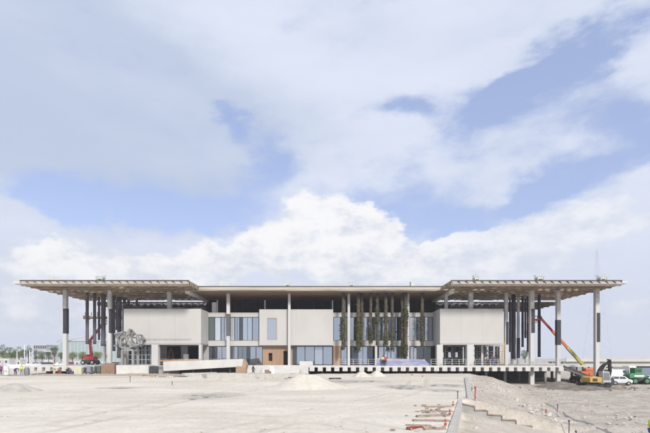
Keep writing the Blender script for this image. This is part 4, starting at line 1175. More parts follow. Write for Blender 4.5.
for S_ in sets:
    for r_ in S_:
        for a, b_ in zip(r_, r_[1:]):
            if rnd.random() < .72: MB().beam(a, b_, rnd.uniform(.18, .26)).build('bar', SCULPT, t)
    for i in range(6):
        MB().beam(S_[0][i], S_[1][max(0, i - 1) if i % 2 else i], rnd.uniform(.2, .3)).build('bar', SCULPT, t)
        MB().beam(S_[1][i], S_[2][min(5, i + (1 if i % 2 == 0 else 0))], rnd.uniform(.2, .3)).build('bar', SCULPT, t)
for r_ in range(3):
    for i in range(0, 6, 1 if r_ == 0 else 3): MB().beam(sets[0][r_][i], sets[1][r_][i], .22).build('bar', SCULPT, t)
P['H'], P['L'], P['I'] = sets[0][2][2], sets[1][2][1], sets[1][2][3]
for top_, bx_, by_ in (('H', 124.2, -.7), ('H', 135, -.7), ('L', 122.8, .8), ('I', 136.2, .8)):
    f_ = at(bx_, 365, Y) + Vector((0, by_, 0.0)); m_ = at(bx_, 350.2, Y) + Vector((0, by_, 0))
    MB().beam(P[top_], m_, .26).build('bar', SCULPT, t)
    MB().beam(m_, f_, .3).build('leg', SCULPT, t)
for xa, xb, yy in ((124.2, 135, -.7), (122.8, 136.2, .8)):
    MB().beam(at(xa, 350.2, Y) + Vector((0, yy, 0)), at(xb, 350.2, Y) + Vector((0, yy, 0)), .24).build('bar', SCULPT, t)
tag(MB().box(xat(117.3, 69), xat(149.5, 69), 68.6, 71.4, -.1, zat(365, 70)).build('plinth', CONC_L, None, .03), 'white concrete plinth carrying the grey steel sculpture', 'plinth')
def stack(name, label, cat, px0, px1, ptop, Y, dep, m, rows, cols, zb=None, group=None):
    x0, x1 = xat(px0, Y), xat(px1, Y); zb = ground_z((x0 + x1) / 2, Y) if zb is None else zb
    z1 = zat(ptop, Y); t = thing(name, label, cat, ((x0 + x1) / 2, Y, zb), group)
    b = MB(); b.box(x0, x1, Y - dep / 2, Y + dep / 2, zb + .10, zb + .15)
    for s_ in (0, .5, 1): b.box(x0 + (x1 - x0 - .1) * s_, x0 + (x1 - x0 - .1) * s_ + .1, Y - dep / 2, Y + dep / 2, zb, zb + .099)
    b.build('pallet', CRATEW, t)
    b = MB(); rnd = random.Random(int(px0)); h = (z1 - zb - .16) / rows; w = (x1 - x0) / cols
    for r in range(rows):
        for c in range(cols):
            if r == rows - 1 and rnd.random() < .3: continue
            o = rnd.uniform(-.03, .03)
            b.box(x0 + c * w + .01, x0 + (c + 1) * w - .01, Y - dep / 2 + o, Y + dep / 2 + o, zb + .155 + r * h, zb + .155 + (r + 1) * h - .02)
    b.build('load', m, t)
    return t
stack('brick_pallet', 'wide pallet of brown bricks left of the sculpture plinth', 'brick stack', 103.2, 116.4, 362.8, 70.5, 1.3, BRICK, 7, 6)
stack('brick_pallet', 'tall pallet of light brown blocks at the right end of the sloping concrete wall', 'brick stack', 236.5, 246.5, 366.2, 66.5, 1.2, CRATEW, 6, 4)
stack('brick_pallet', 'small low pallet of brown bricks in front of the entrance steps', 'brick stack', 265, 271, 369.6, 66, .8, BRICK, 4, 3)
stack('bag_pallet', 'pallet of pale cement bags between crouching workers and the red lift', 'bag stack', 76, 83.5, 367.2, 71.5, 1.2, C_PALE, 4, 2)
# sloping concrete wall of the unfinished ramp
b = MB(); Y = 71.6
b.prism([at(163, 361.6, Y), at(243.3, 358.9, Y), at(242.2, 366.6, Y), at(163.4, 371.2, Y)], (0, 1.7, 0))
t = thing('ramp', 'long sloping pale concrete ramp wall with dark gap beneath its right half', 'ramp', (xat(203, Y), Y, 0.1))
b.build('side_wall', CONC_L, t, .03)
MB().prism([at(243.5, 358.9, Y), at(246.6, 364.5, Y), at(246.0, 368.0, Y), at(242.4, 366.6, Y)], (0, 1.7, 0)).build('end_cap', CRATEW, t)
MB().beam(at(158, 360.9, Y + .6), at(201, 359.7, Y + .6), .12, .2).build('timber_edge', CRATEW, t)
for p_ in (192, 210, 229):
    x = xat(p_, Y); MB().box(x - .12, x + .12, Y + .7, Y + 1.0, 0, zat(367.4, Y)).build('prop', STEEL, t)
MB().box(xat(176, Y), xat(240, Y), Y + 1.75, Y + 1.85, -.1, 1.35).build('gap_shade', DARK, t)  # near-black panel standing in for the shade under the ramp
# low kerbs of a new path
def kerb(p0, p1, w, h, label):
    a, b_ = Vector((*p0, 0)), Vector((*p1, 0)); n = 8; L = (b_ - a)
    nn = Vector((-L.y, L.x, 0)).normalized() * w / 2
    m = MB()
    for i in range(n):
        q0, q1 = a + L * (i + .004) / n, a + L * (i + .996) / n
        z = max(ground_z(q0.x, q0.y), ground_z(q1.x, q1.y))
        m.prism([q0 - nn + Vector((0, 0, z - .25)), q1 - nn + Vector((0, 0, z - .25)), q1 + nn + Vector((0, 0, z - .25)), q0 + nn + Vector((0, 0, z - .25))], (0, 0, .25 + h))
    return tag(m.build('kerb', PATHC), label, 'kerb')
kerb((xat(205, 55), 55), (xat(303, 66), 66), 1.1, .55, 'long low pale concrete kerb leading to the entrance plinth, nearer of two')
kerb((xat(183, 59), 59), (xat(262, 69), 69), .7, .5, 'long low pale concrete kerb behind the nearer one, ending by the small brick pallet')
kerb((xat(466.4, 62), 62), (xat(470.6, 31.7), 31.7), .45, .12, 'pale concrete kerb along the edge of the flat fill, running to the stepped wall')
# retaining walls at the corner of the pad
d0 = lambda y: 9.2 + 0.343 * (y - 30)
m = MB(); yA, yB = 12.0, 30.28
m.prism([(d0(yA) + .05, yA, -3.5), (d0(yA) + .30, yA, -3.5), (d0(yB) + .30, yB, -3.5), (d0(yB) + .05, yB, -3.5)], (0, 0, 3.56))
tag(m.build('retaining_or_shade_wall', PATHC), 'grey concrete retaining wall along the pad edge, behind the row of red-capped planks', 'wall')
YW = 29.85
prof = [(457.0, 402.4), (474.2, 406.2), (474.2, 410.2), (487.2, 410.4), (487.2, 414.6), (501.4, 415.2), (501.4, 419.6), (515.6, 420.3), (515.6, 425.2), (531.6, 426.0), (531.6, 434.5), (548, 435.5)]
pts = [at(a, b_, YW) for a, b_ in prof]
pts += [Vector((pts[-1].x, YW, -4.5)), Vector((pts[0].x, YW, -4.5))]
t = thing('stepped_wall', 'grey concrete wall stepping down to the right with brown form boards on its treads', 'wall', (xat(500, YW), YW, -2.5))
MB().prism(pts, (0, .38, 0)).build('wall', CONC_G, t)
for i in range(0, 11, 2):
    if i + 1 < len(prof):
        a, b_ = at(*prof[i], YW), at(*prof[i + 1], YW)
        MB().beam(a + Vector((.02, -.04, .02)), b_ + Vector((0, -.04, .02)), .09, .07).build('form_board', PLANKM, t)
        if i + 2 < len(prof): MB().beam(b_ + Vector((0.03, -.04, -.02)), at(*prof[i + 2], YW) + Vector((0.03, -.04, .02)), .06, .06).build('form_board', PLANKM, t)
# rusty planks lying against the wall
for i, (a, b_, py, w_, m_, lb) in enumerate((
    (425, 451.5, 407.2, .22, PLANKM, 'thin rusty plank farthest up the row against the pad wall'),
    (421.5, 451, 411.2, .24, PLANKM, 'rusty plank second from the top of the row against the pad wall'),
    (416.5, 451, 416.6, .30, PLANKM, 'rusty plank in the middle of the row, ending at the middle red cap'),
    (413, 450.4, 421.0, .26, PLANKM, 'rusty plank just below the middle of the row against the pad wall'),
    (406, 430, 425.8, .18, PLANKM, 'short grey-brown plank reaching farthest left in the row'),
    (424, 449, 430.0, .34, CRATEW, 'clean orange-brown board nearest the viewer in the row'),
    (407, 424, 428.6, .22, C_RUST, 'dark rusty short plank left of the clean orange-brown board'))):
    Y = EYE * F / (py - VY); x0, x1 = xat(a, Y), min(xat(b_, Y), d0(Y) - .06); zz = max(ground_z(x0, Y), ground_z(x1, Y), ground_z((x0 + x1) / 2, Y))
    rnd = random.Random(i); sl = rnd.uniform(-.35, .35); m = MB(); n = 9
    for k_ in range(n):
        f0, f1 = k_ / n, (k_ + 1) / n; ww = w_ * 1.3 * rnd.uniform(.85, 1.05)
        m.box(x0 + (x1 - x0) * f0, x0 + (x1 - x0) * f1 - rnd.uniform(0, .0), Y - ww / 2 + sl * f0, Y + ww / 2 + sl * f0, zz - .06, zz + .05 + rnd.uniform(0, .01))
    tag(m.build('plank', m_), lb, 'plank', 'planks lying against the pad wall')
for px, py, lb in ((453.2, 405.2, 'uppermost of the three red caps at the ends of the planks'), (451.6, 414.6, 'middle one of the three red caps at the ends of the planks'), (448.6, 425.2, 'lowest and largest of the three red caps at the plank ends')):
    Y = EYE * F / (py + 1.2 - VY); x = min(xat(px, Y), d0(Y) - .12); z = ground_z(x, Y)
    t = thing('rebar_stake', lb, 'stake', (x, Y, z), 'red-capped rebar stakes')
    MB().tube([(x, Y, z - .1), (x, Y, z + .3)], .012, 6).build('bar', STEEL, t)
    MB().tube([(x, Y, z + .22), (x, Y, z + .30), (x, Y, z + .32)], [.035, .055, .035], 10).build('cap', ORANGE, t)
    MB().cbox((x - .02, Y - .03, z + .1), (.13, .02, .1), .4).build('flag', RED, t)
# stakes
def stake(px, py, hpx, m, label, Y=None, w=.05):
    if Y is None: Y = EYE * F / (py - VY)
    x = xat(px, Y); z = ground_z(x, Y); h = hpx * Y / F
    t = thing('marker_stake', label, 'stake', (x, Y, z), 'survey stakes')
    MB().prism([(x - w / 2, Y, z - .1), (x + w / 2, Y, z - .1), (x + w / 2 + .02, Y, z + h), (x - w / 2 + .02, Y, z + h)], (0, w * .6, 0)).build('post', m, t)
    MB().box(x - w * .8, x + w * .9, Y - .02, Y + w * .9, z + h * .86, z + h).build('ribbon', RED if m != C_DARK else m, t)
stake(475.2, 405.5, 14, RED, 'bright red stake standing on the first step of the stepped wall', 30.6, .075)
stake(412, 385, 11, C_PALE, 'thin pink-topped stake between the long puddles on the pad')
stake(422.5, 386.5, 11, C_PALE, 'thin pale stake right of the pink one on the pad')
stake(457.6, 399, 8, C_DARK, 'dark stake at the inner corner of the stepped wall')
stake(471.8, 392, 5, C_DARK, 'short dark stake beside the pale kerb')
stake(569, 428, 14, C_DARK, 'dark stake at the middle of the low silt fence in the rubble', 29.6, .05)
stake(576, 435, 11, C_DARK, 'dark leaning stake nearest the viewer in the rubble', 27, .05)
stake(557.5, 409, 6, C_DARK, 'small dark stake up the slope of rubble behind the fence', 40, .06)
stake(130, 383.2, 6, C_DARK, 'thin dark stake at the tan silt fence on the left')
stake(172, 385.5, 4, C_DARK, 'short dark peg right of the end of the tan silt fence')
stake(6, 381.5, 9, C_PALE, 'leaning pale stake with red ribbon at the far left')
stake(546, 412, 4, RED, 'short red peg in the rubble right of the stepped wall', 36, .08)
# silt fences
def silt(name, label, pts, h, m, posts=True):
    t = thing(name, label, 'fence', pts[0]); b = MB(); rnd = random.Random(3)
    L = []
    for i in range(len(pts) - 1):
        p, q = Vector(pts[i]), Vector(pts[i + 1]); n = max(2, int((q - p).length / 1.0))
        for k_ in range(n): L.append(p + (q - p) * k_ / n)
    L.append(Vector(pts[-1]))
    L = [Vector((p.x, p.y + rnd.uniform(-.05, .05), ground_z(p.x, p.y))) for p in L]
    hs = [h * rnd.uniform(.75, 1.1) for _ in L]
    for i in range(len(L) - 1):
        for o in (0, .025):
            b.face([L[i] + Vector((0, o, -.05)), L[i + 1] + Vector((0, o, -.05)), L[i + 1] + Vector((0, o, hs[i + 1])), L[i] + Vector((0, o, hs[i]))])
        b.face([L[i] + Vector((0, 0, hs[i])), L[i + 1] + Vector((0, 0, hs[i + 1])), L[i + 1] + Vector((0, .025, hs[i + 1])), L[i] + Vector((0, .025, hs[i]))])
    b.build('fabric', m, t)
    for i in range(0, len(L), 3):
        MB().box(L[i].x - .03, L[i].x + .03, L[i].y - .06, L[i].y - .01, L[i].z - .1, L[i].z + h * 1.25).build('post', GALV, t)
silt('silt_fence', 'long low tan fabric silt fence along the left berm', [(xat(38, 66), 66, 0), (xat(100, 64), 64, 0), (xat(188, 60), 60, 0)], .38, FABRIC)
silt('silt_fence', 'low pale fabric edge running down through the rubble at the right', [(xat(545, 46), 46, 0), (xat(569, 35), 35, 0), (xat(619, 27), 27, 0)], .09, CONC_L)
# heaps
pile('sand_pile', 306, 391, 104, 17.5, SANDP, 'large broad pale sand heap in front of the entrance plinth', seed=1, sharp=1.75, Y=42)
pile('sand_pile', 361.8, 377, 25, 6.4, SANDP, 'small peaked sand heap, left one of the pair before the deck', seed=2, Y=64, sharp=1.25, group='pair of small sand heaps')
pile('sand_pile', 376.8, 377, 24, 6.8, SANDP, 'small peaked sand heap, right one of the pair before the deck', seed=3, Y=64.8, sharp=1.25, group='pair of small sand heaps')
pile('dirt_pile', 14, 393, 56, 9, mat('pale_dirt', (.40, .375, .335), .95, .15, 1.2, .6, 6), 'low grey dirt heap at the left edge of the pad', 'dirt pile', seed=4, Y=38)
pile('dirt_pile', 560, 388, 62, 7.5, DIRTP, 'dark dug earth heap left of the excavator', 'dirt pile', Y=69.5, seed=5, dep=.6)
pile('dirt_pile', 617, 392, 24, 4.5, mat('brown_dirt', (.22, .18, .145), .95, .2, 1.2, .6, 6), 'brown dug earth heap right below the excavator bucket', 'dirt pile', Y=64, seed=6, dep=.7)
pile('dirt_pile', 585, 391, 74, 4.5, DIRTP, 'wide dug earth heap in front of the excavator tracks', 'dirt pile', Y=64.5, seed=7, dep=.3)
# banner on the railing
BAN = bpy.data.materials.new('printed_banner'); BAN.use_nodes = True
_t = BAN.node_tree; _b = _t.nodes['Principled BSDF']; _b.inputs['Roughness'].default_value = .6
_g = _t.nodes.new('ShaderNodeNewGeometry'); _mp = _t.nodes.new('ShaderNodeMapping'); _mp.inputs['Scale'].default_value = (.35, 1, 1.2); _n = _t.nodes.new('ShaderNodeTexNoise'); _n.inputs['Scale'].default_value = 1.3; _n.inputs['Detail'].default_value = 5
_r = _t.nodes.new('ShaderNodeValToRGB')
for i, (p_, c_) in enumerate(((.3, (.17, .19, .36)), (.45, (.27, .28, .39)), (.56, (.36, .34, .38)), (.7, (.43, .43, .46)))):
    e = _r.color_ramp.elements[i] if i < 2 else _r.color_ramp.elements.new(p_)
    e.position = p_; e.color = (*c_, 1)
_t.links.new(_g.outputs['Position'], _mp.inputs[0]); _t.links.new(_mp.outputs[0], _n.inputs['Vector']); _t.links.new(_n.outputs[0], _r.inputs[0]); _t.links.new(_r.outputs[0], _b.inputs['Base Color'])
b = MB(); Y = 74.9
b.prism([at(376.5, 366.2, Y), at(376.5, 358.2, Y), at(424.5, 359.4, Y), at(431.4, 366.2, Y)], (0, .06, 0))
t = thing('banner', 'long printed blue and mauve banner fixed along the terrace edge', 'banner', (xat(404, Y), Y, DECK)); b.build('sheet', BAN, t)
for p_ in (377, 390, 404, 418, 424): 
    x = xat(p_, Y + .1); MB().box(x - .04, x + .04, Y + .08, Y + .16, DECK, zat(358.8, Y)).build('post', GALV, t)
# scaffolds under the right block, gangway, ladder and site clutter
def scaffold(px0, px1, Y, z1, label, m=GALV, boards=True):
    x0, x1 = xat(px0, Y), xat(px1, Y); t = thing('scaffold', label, 'scaffold', ((x0 + x1) / 2, Y, DECK), 'scaffolds under the right block')
    for x in (x0, x1):
        for yy in (Y - .5, Y + .5): MB().tube([(x, yy, DECK), (x, yy, z1)], .045, 6).build('upright', m, t)
    z = DECK + .5
    while z < z1:
        for yy in (Y - .5, Y + .5): MB().tube([(x0, yy, z), (x1, yy, z)], .03, 6).build('ledger', m, t)
        for x in (x0, x1): MB().tube([(x, Y - .5, z), (x, Y + .5, z)], .03, 6).build('transom', m, t)
        z += 1.0
    MB().tube([(x0, Y - .52, DECK + .2), (x1, Y - .52, z1 - .3)], .03, 6).build('brace', m, t)
    if boards: MB().box(x0, x1, Y - .45, Y + .45, DECK + 2.0, DECK + 2.06).build('board', CRATEW, t)
scaffold(444.5, 452, 80, zB - .1, 'grey scaffold tower in the left opening of the right block')
scaffold(455, 463.5, 82, zB - .1, 'grey scaffold tower in the right half of the left opening of the right block')
scaffold(476, 484, 79.5, zB - .1, 'grey scaffold tower just right of the wide white pier')
scaffold(487, 496, 80.5, zB - .1, 'grey scaffold tower behind the red-helmeted worker')
scaffold(498.5, 503.3, 77.5, zB + .6, 'yellow scaffold at the right corner of the right block', YELLOW)
b = MB(); Y = 75.0
t = thing('gangway', 'grey sloping gangway leading down from the deck to the excavator', 'gangway', at(574, 377, Y))
b.beam(at(561.5, 367.2, Y), at(587, 377.2, Y), 1.2, .18, up=(0, 0, 1)); b.build('deck', CONC_G, t)
for yy in (-.58, .58):
    MB().beam(at(561.5, 366.2, Y) + Vector((0, yy, 0)), at(587, 376.2, Y) + Vector((0, yy, 0)), .08, .35).build('stringer', STEEL, t)
Y = 80.5; xl = xat(171, Y)
LADDER = mat('ladder_fibreglass', (.34, .12, .07), .6, .1)
t = thing('step_ladder', 'orange A-shaped step ladder standing in the dark opening under the lettered block', 'ladder', (xl, Y, DECK))
zt_l = zat(348.2, Y)
for s_ in (-1, 1):
    MB().beam((xl + s_ * .85, Y - .2, DECK), (xl + s_ * .08, Y - .2, zt_l), .06, .05).build('rail', LADDER, t)
    MB().beam((xl + s_ * .85, Y + .2, DECK), (xl + s_ * .08, Y + .2, zt_l), .06, .05).build('rail', LADDER, t)
    for k_ in range(1, 5):
        f_ = k_ / 5; x = xl + s_ * (.85 - .77 * f_); z = DECK + (zt_l - DECK) * f_
        MB().beam((x, Y - .2, z), (x, Y + .2, z), .05).build('rung', LADDER, t)
MB().beam((xl - .48, Y - .2, DECK + 1.5), (xl + .48, Y - .2, DECK + 1.5), .07).build('spreader', LADDER, t)
Y = 79.5
t = thing('cabinet', 'white upright cabinet in the opening under the lettered block', 'cabinet', (xat(185.5, Y), Y, DECK))
MB().box(xat(183.3, Y), xat(187.6, Y), Y, Y + .7, DECK, zat(354, Y)).build('body', WHITE, t, .03); MB().box(xat(183.7, Y), xat(187.2, Y), Y - .03, Y - .004, DECK + .1, zat(354.6, Y)).build('door', WHITE, t); MB().box(xat(184, Y), xat(184.4, Y), Y - .07, Y - .03, DECK + .9, DECK + 1.3).build('handle', STEEL, t)
# small plastic barriers, red white and blue
Y = 66.8; t = thing('barrier', 'small blue, white and red plastic barrier lying below the sloping wall', 'barrier', (xat(166, Y), Y, 0.1))
for a, b_, m_ in ((162.2, 165.6, BLUE), (165.6, 167.2, WHITE), (167.2, 170.4, RED)):
    x0, x1 = xat(a, Y), xat(b_, Y); z = ground_z((x0 + x1) / 2, Y)
    MB().prism([(x0, Y - .3, z), (x0, Y + .3, z), (x0, Y + .12, z + .42), (x0, Y - .12, z + .42)], (x1 - x0 - .01, 0, 0)).build('panel', m_, t)
def generator(px0, px1, ptop, Y, m, label, zb=None):
    x0, x1 = xat(px0, Y), xat(px1, Y); z = ground_z((x0 + x1) / 2, Y) if zb is None else zb; z1 = zat(ptop, Y)
    t = thing('generator', label, 'generator', ((x0 + x1) / 2, Y, z))
    MB().prism([(x0, Y - .5, z + .3), (x1, Y - .5, z + .3), (x1, Y - .5, z1 - .12), (x1 - .2, Y - .5, z1), (x0 + .2, Y - .5, z1), (x0, Y - .5, z1 - .12)], (0, 1.0, 0)).build('hood', m, t, .05)
    MB().box(x0 + .15, (x0 + x1) / 2, Y - .53, Y - .505, z + .45, z1 - .25).build('grille', STEEL, t)
    for x in (x0 + .3, x1 - .3):
        for yy in (Y - .5, Y + .5): wheel(t, (x, yy, z + .26), .26, .16)
    MB().beam((x1, Y, z + .4), (x1 + .7, Y, z + .15), .08).build('tow_bar', STEEL, t)
generator(84.5, 92, 366.2, 71.8, C_GREY, 'grey wheeled generator below the red lift')
generator(95.5, 102, 365.6, 71.2, mat('olive_paint', (.10, .12, .08), .6), 'dark olive generator left of the wide brick pallet')
generator(150.5, 157.5, 366.0, 68.6, STEEL, 'dark wheeled compressor between the sculpture plinth and the sloping wall')
def bulk_bag(px, ptop, Y, w, m, label):
    x = xat(px, Y); z = ground_z(x, Y); h = zat(ptop, Y) - z
    t = thing('bulk_bag', label, 'bag', (x, Y, z)); b = MB(); k_ = 14
    for i in range(5):
        pass
    rows = [(0, .46), (.12, .52), (.5, .56), (.85, .5), (1.0, .34)]
    n0 = []
    for q, r in rows: n0.append([Vector((x + w * r * math.copysign(abs(math.cos(a)) ** .6, math.cos(a)), Y + w * r * math.copysign(abs(math.sin(a)) ** .6, math.sin(a)), z + h * q)) for a in [2 * math.pi * j / k_ for j in range(k_)]])
    for i in range(4):
        for j in range(k_): b.face([n0[i][j], n0[i][(j + 1) % k_], n0[i + 1][(j + 1) % k_], n0[i + 1][j]], True)
    b.face(n0[4], True); b.build('sack', m, t)
    for s_ in (-1, 1): MB().tube([(x + s_ * w * .4, Y - w * .3, z + h * .9), (x + s_ * w * .25, Y, z + h * 1.12), (x + s_ * w * .4, Y + w * .3, z + h * .9)], .03, 6).build('strap', m, t)
bulk_bag(6.5, 366.2, 72.3, .75, WHITE, 'white bulk bag standing at the far left among the workers')
bulk_bag(26.8, 367.5, 72, .7, C_GREY, 'grey bulk bag right of the yellow-vested worker')
bulk_bag(272, 366.4, 69.8, .9, WHITE, 'white bulk bag on the entrance steps above the small brick pallet')
def bundle(label, cat, name, px0, px1, Y, n, r, m, yaw=0.0):
    x0, x1 = xat(px0, Y), xat(px1, Y); t = thing(name, label, cat, ((x0 + x1) / 2, Y, ground_z((x0 + x1) / 2, Y))); rnd = random.Random(n)
    for i in range(n):
        row = i // 4; o = (i % 4) * 2.1 * r + row * r
        z = max(ground_z(x0, Y), ground_z(x1, Y)) + r + row * r * 1.75; e = rnd.uniform(-.3, .3)
        MB().tube([(x0 + e, Y + o, z), (x1 + e, Y + o + yaw, z + .01)], r, 8).build('pipe', m, t)
bundle('bundle of grey pipes lying below the right half of the sloping wall', 'pipes', 'pipe_bundle', 196, 224, 66, 7, .11, GALV)
bundle('bundle of dark rods lying left of the light brown block pallet', 'rods', 'rod_bundle', 212, 233, 64, 6, .07, STEEL, .4)
bundle('bundle of pale timbers left of the nearer kerb', 'timbers', 'timber_bundle', 186, 206, 61, 6, .09, CRATEW, -.3)
bundle('pair of dark pipes on the sand right of the large heap', 'pipes', 'pipe_bundle', 327, 339, 58, 2, .09, STEEL, .2)
# concrete bench block on the terrace
tag(MB().box(xat(299.5, 76), xat(313, 76), 75.6, 76.2, DECK, zat(361.2, 76)).build('concrete_block', CONC_L, None, .03), 'long pale concrete block on the terrace before the big window', 'block')

# ================================================================== loose stones (too many to count)
def stones(name, n, seed, m, smin, smax, fn):
    rnd = random.Random(seed); b = MB(); c = 0
    while c < n:
        p = fn(rnd)
        if p is None: continue
        x, y = p; s_ = smin + (smax - smin) * rnd.random() ** 4
        b.ball((x, y, ground_z(x, y) + s_ * .25), s_, rnd.uniform(.8, 1.4), rnd.uniform(.7, 1.2), rnd.uniform(.45, .8), 6, 4, .22); c += 1
    return tag(b.build(name, m), kind='stuff')
def right_slope(rnd):
    y = 24 + 48 * rnd.random() ** 1.4; d = .5 + 14 * rnd.random() ** 1.1; x = d0(y) + d
    if y < 30.4 and d < 6.5 and y > 29: return None
    if y < 29 and rnd.random() < .7: return None
    return x, y
def right_flat(rnd):
    y = 24 + 44 * rnd.random() ** 1.5; x = d0(y) + 6 + 26 * rnd.random()
    return (x, y) if x < y * .78 else None
def crest(rnd):
    f_ = rnd.random(); y = 58 - 30 * f_ + rnd.uniform(-1, 1); x = d0(y) + 3.2 + 4.5 * f_ + rnd.gauss(0, .7); return (x, y) if y > 30.6 else None
def pad_(rnd):
    y = 17 + 50 * rnd.random() ** 1.3; x = rnd.uniform(-.8, .6) * y; return (x, y) if x < d0(y) - .5 else None
stones('rubble_stones', 1300, 1, mat('pale_stone', (.50, .46, .40), .95, .15, 3), .02, .14, right_slope)
stones('dark_rubble_stones', 160, 2, mat('dark_stone', (.20, .18, .155), .95, .3, 3), .02, .13, right_slope)
stones('flat_ground_stones', 500, 3, mat('grey_stone', (.42, .385, .335), .95, .25, 3), .02, .10, right_flat)
stones('broken_concrete_lumps', 150, 4, mat('lump_stone', (.48, .46, .42), .95, .15, 3), .05, .26, crest)
stones('pad_pebbles', 1500, 5, mat('pad_stone', (.48, .455, .41), .95, .2, 3), .012, .06, pad_)

def scrap(name, n, seed, m, fn, lmax):
    rnd = random.Random(seed); b = MB()
    for _ in range(n):
        x, y = fn(rnd); L = rnd.uniform(.15, lmax); w = rnd.uniform(.04, .16)
        b.cbox((x, y, ground_z(x, y) + w * .3), (L, w, w * .7), rnd.uniform(0, 3.14), rnd.uniform(-.3, .3))
    return tag(b.build(name, m), kind='stuff')
def foot_of_site(rnd): return rnd.uniform(-26, -3), 58 + 14 * rnd.random() ** .8
def left_foot(rnd): return rnd.uniform(-52, -30), rnd.uniform(66, 73)
scrap('timber_scraps', 120, 11, CRATEW, foot_of_site, 1.8)
scrap('steel_scraps', 130, 12, STEEL, foot_of_site, 1.5)
scrap('white_scraps', 90, 13, CONC_L, foot_of_site, 1.2)
def by_planks(rnd):
    y = rnd.uniform(17.5, 27.5); return d0(y) - .15 - 2.6 * rnd.random(), y
scrap('plank_scraps', 26, 15, PLANKM, by_planks, .3)
stones('excavated_clods', 420, 16, DIRTP, .04, .26, lambda rnd: (rnd.gauss(41, 4.5), rnd.gauss(66, 2.2)))
scrap('mixed_scraps', 120, 14, C_GREY, left_foot, 1.3)

# ================================================================== far things
def tree(px, pbase, ptop, wpx, Y, lm, label, name='broadleaf_tree', seed=0, group='trees behind the site', trunk=.3):
    rnd = random.Random(seed + 100); x = xat(px, Y); z0 = -0.55; zb = zat(pbase, Y); zt = zat(ptop, Y); w = wpx * Y / F
    H = zt - z0; t = thing(name, label, 'tree', (x, Y, z0), group)
    tb = MB(); th = z0 + H * trunk
    tb.tube([(x, Y, z0 - .3), (x + .05, Y, th), (x - .05, Y, z0 + H * .7)], [H * .035, H * .026, H * .012], 7)
    lobes = []
    for i in range(9):
        a = rnd.uniform(0, 6.28); q = rnd.uniform(.15, .42) * w; zz = th + (zt - th) * rnd.uniform(.25, .85)
        c = Vector((x + q * math.cos(a), Y + q * math.sin(a) * .8, zz)); lobes.append((c, rnd.uniform(.16, .27) * w))
        tb.tube([(x, Y, th + (zz - th) * .2), (c.x * .6 + x * .4, c.y * .6 + Y * .4, th + (zz - th) * .65), tuple(c)], [H * .016, H * .01, H * .004], 5)
    tb.build('trunk', BARK, t)
    lobes.append((Vector((x, Y, zt - w * .2)), w * .22)); lobes.append((Vector((x, Y, th + (zt - th) * .5)), w * .3))
    f = MB()
    for c, r in lobes:
        for i in range(120):
            d = Vector((rnd.gauss(0, 1), rnd.gauss(0, 1), rnd.gauss(0, .8))).normalized() * r * rnd.uniform(.45, 1.15)
            p = c + d; s_ = r * rnd.uniform(.08, .2)
            if p.z > zt or p.z < th * .8 + z0 * .2: continue
            u = Vector((rnd.uniform(-1, 1), rnd.uniform(-1, 1), rnd.uniform(-1, 1))).normalized() * s_
            v = u.cross(Vector((rnd.uniform(-1, 1), rnd.uniform(-1, 1), rnd.uniform(-1, 1)))).normalized() * s_ * .7
            f.face([p - u, p - v * .8, p + u, p + v])
    f.build('crown', lm, t)
    return t
for i, a in enumerate((
    (3, 359, 344, 9, 170, LEAF_D, 'dark tall tree at the very left edge behind the site'),
    (11, 359, 347, 11, 185, LEAF_M, 'loose mid-green tree, second from the left edge'),
    (19, 359, 346, 9, 180, LEAF_M, 'mid-green tree left of the squarish dense one'),
    (28.7, 359, 345, 7.5, 170, LEAF_D, 'dense upright dark green tree left of the grey far building'),
    (35.5, 359, 349, 6.5, 190, LEAF_Y, 'small yellow-green tree in front of the grey far building'),
    (54.5, 360, 346.5, 8.5, 175, LEAF_D, 'dark green tree just left of the first column'),
    (72.5, 359, 351, 9, 190, LEAF_Y, 'yellow-green tree right of the first column before the teal building'),
    (82.5, 359, 351.3, 10, 195, LEAF_Y, 'wide yellow-green tree left of the red lift arm'),
    (96.5, 359, 351, 10, 195, LEAF_Y, 'yellow-green tree right of the red lift arm'),
    (127, 359, 351.5, 9, 195, LEAF_Y, 'bright green tree seen between the legs of the sculpture'),
    (525, 360, 350, 8, 185, LEAF_M, 'green tree seen behind the tubes right of the right block'),
    (15, 360, 350.5, 10, 240, LEAF_M, 'low hazy tree filling the gap between the second and third trees from the left'),
    (24, 360, 349.5, 7, 250, LEAF_D, 'low hazy tree just left of the dense upright tree'),
    (42, 360, 352.5, 8, 220, LEAF_M, 'low rounded tree before the right half of the grey far building'),
    (48.5, 360, 351.8, 8, 230, LEAF_D, 'low dark tree before the low pale far building'),
    (61, 360, 352, 7, 215, LEAF_M, 'low tree at the left corner of the teal building'),
    (110, 360, 352, 8, 210, LEAF_M, 'low tree seen between the second column and the sculpture'),
    (5.5, 360, 352, 9, 150, LEAF_Y, 'low yellow-green bushy tree at the left edge before the dark tall one'))):
    tree(*a, seed=i)
def far_block(name, label, px0, px1, ptop, Y, dep, wm, rows, cols, gm=GLASS_D, roof=True):
    x0, x1, z1 = xat(px0, Y), xat(px1, Y), zat(ptop, Y); t = thing(name, label, 'building', ((x0 + x1) / 2, Y, -.6))
    MB().box(x0, x1, Y, Y + dep, -1, z1).build('wall', wm, t)
    if roof: MB().box(x0 - .4, x1 + .4, Y - .4, Y + dep + .4, z1 + .01, z1 + .6).build('roof', BLDG_W, t)
    h = (z1 + .2) / rows; w = (x1 - x0) / cols
    for r in range(rows):
        for c in range(cols):
            wd = MB().box(x0 + (c + .15) * w, x0 + (c + .85) * w, Y - .06, Y - .01, .3 + r * h + h * .25, .3 + r * h + h * .75).build('window', gm, t)
    return t
far_block('office_building', 'pale grey flat far building behind the trees at the left', 33.5, 46.5, 345.2, 330, 25, BLDG_G, 3, 6)
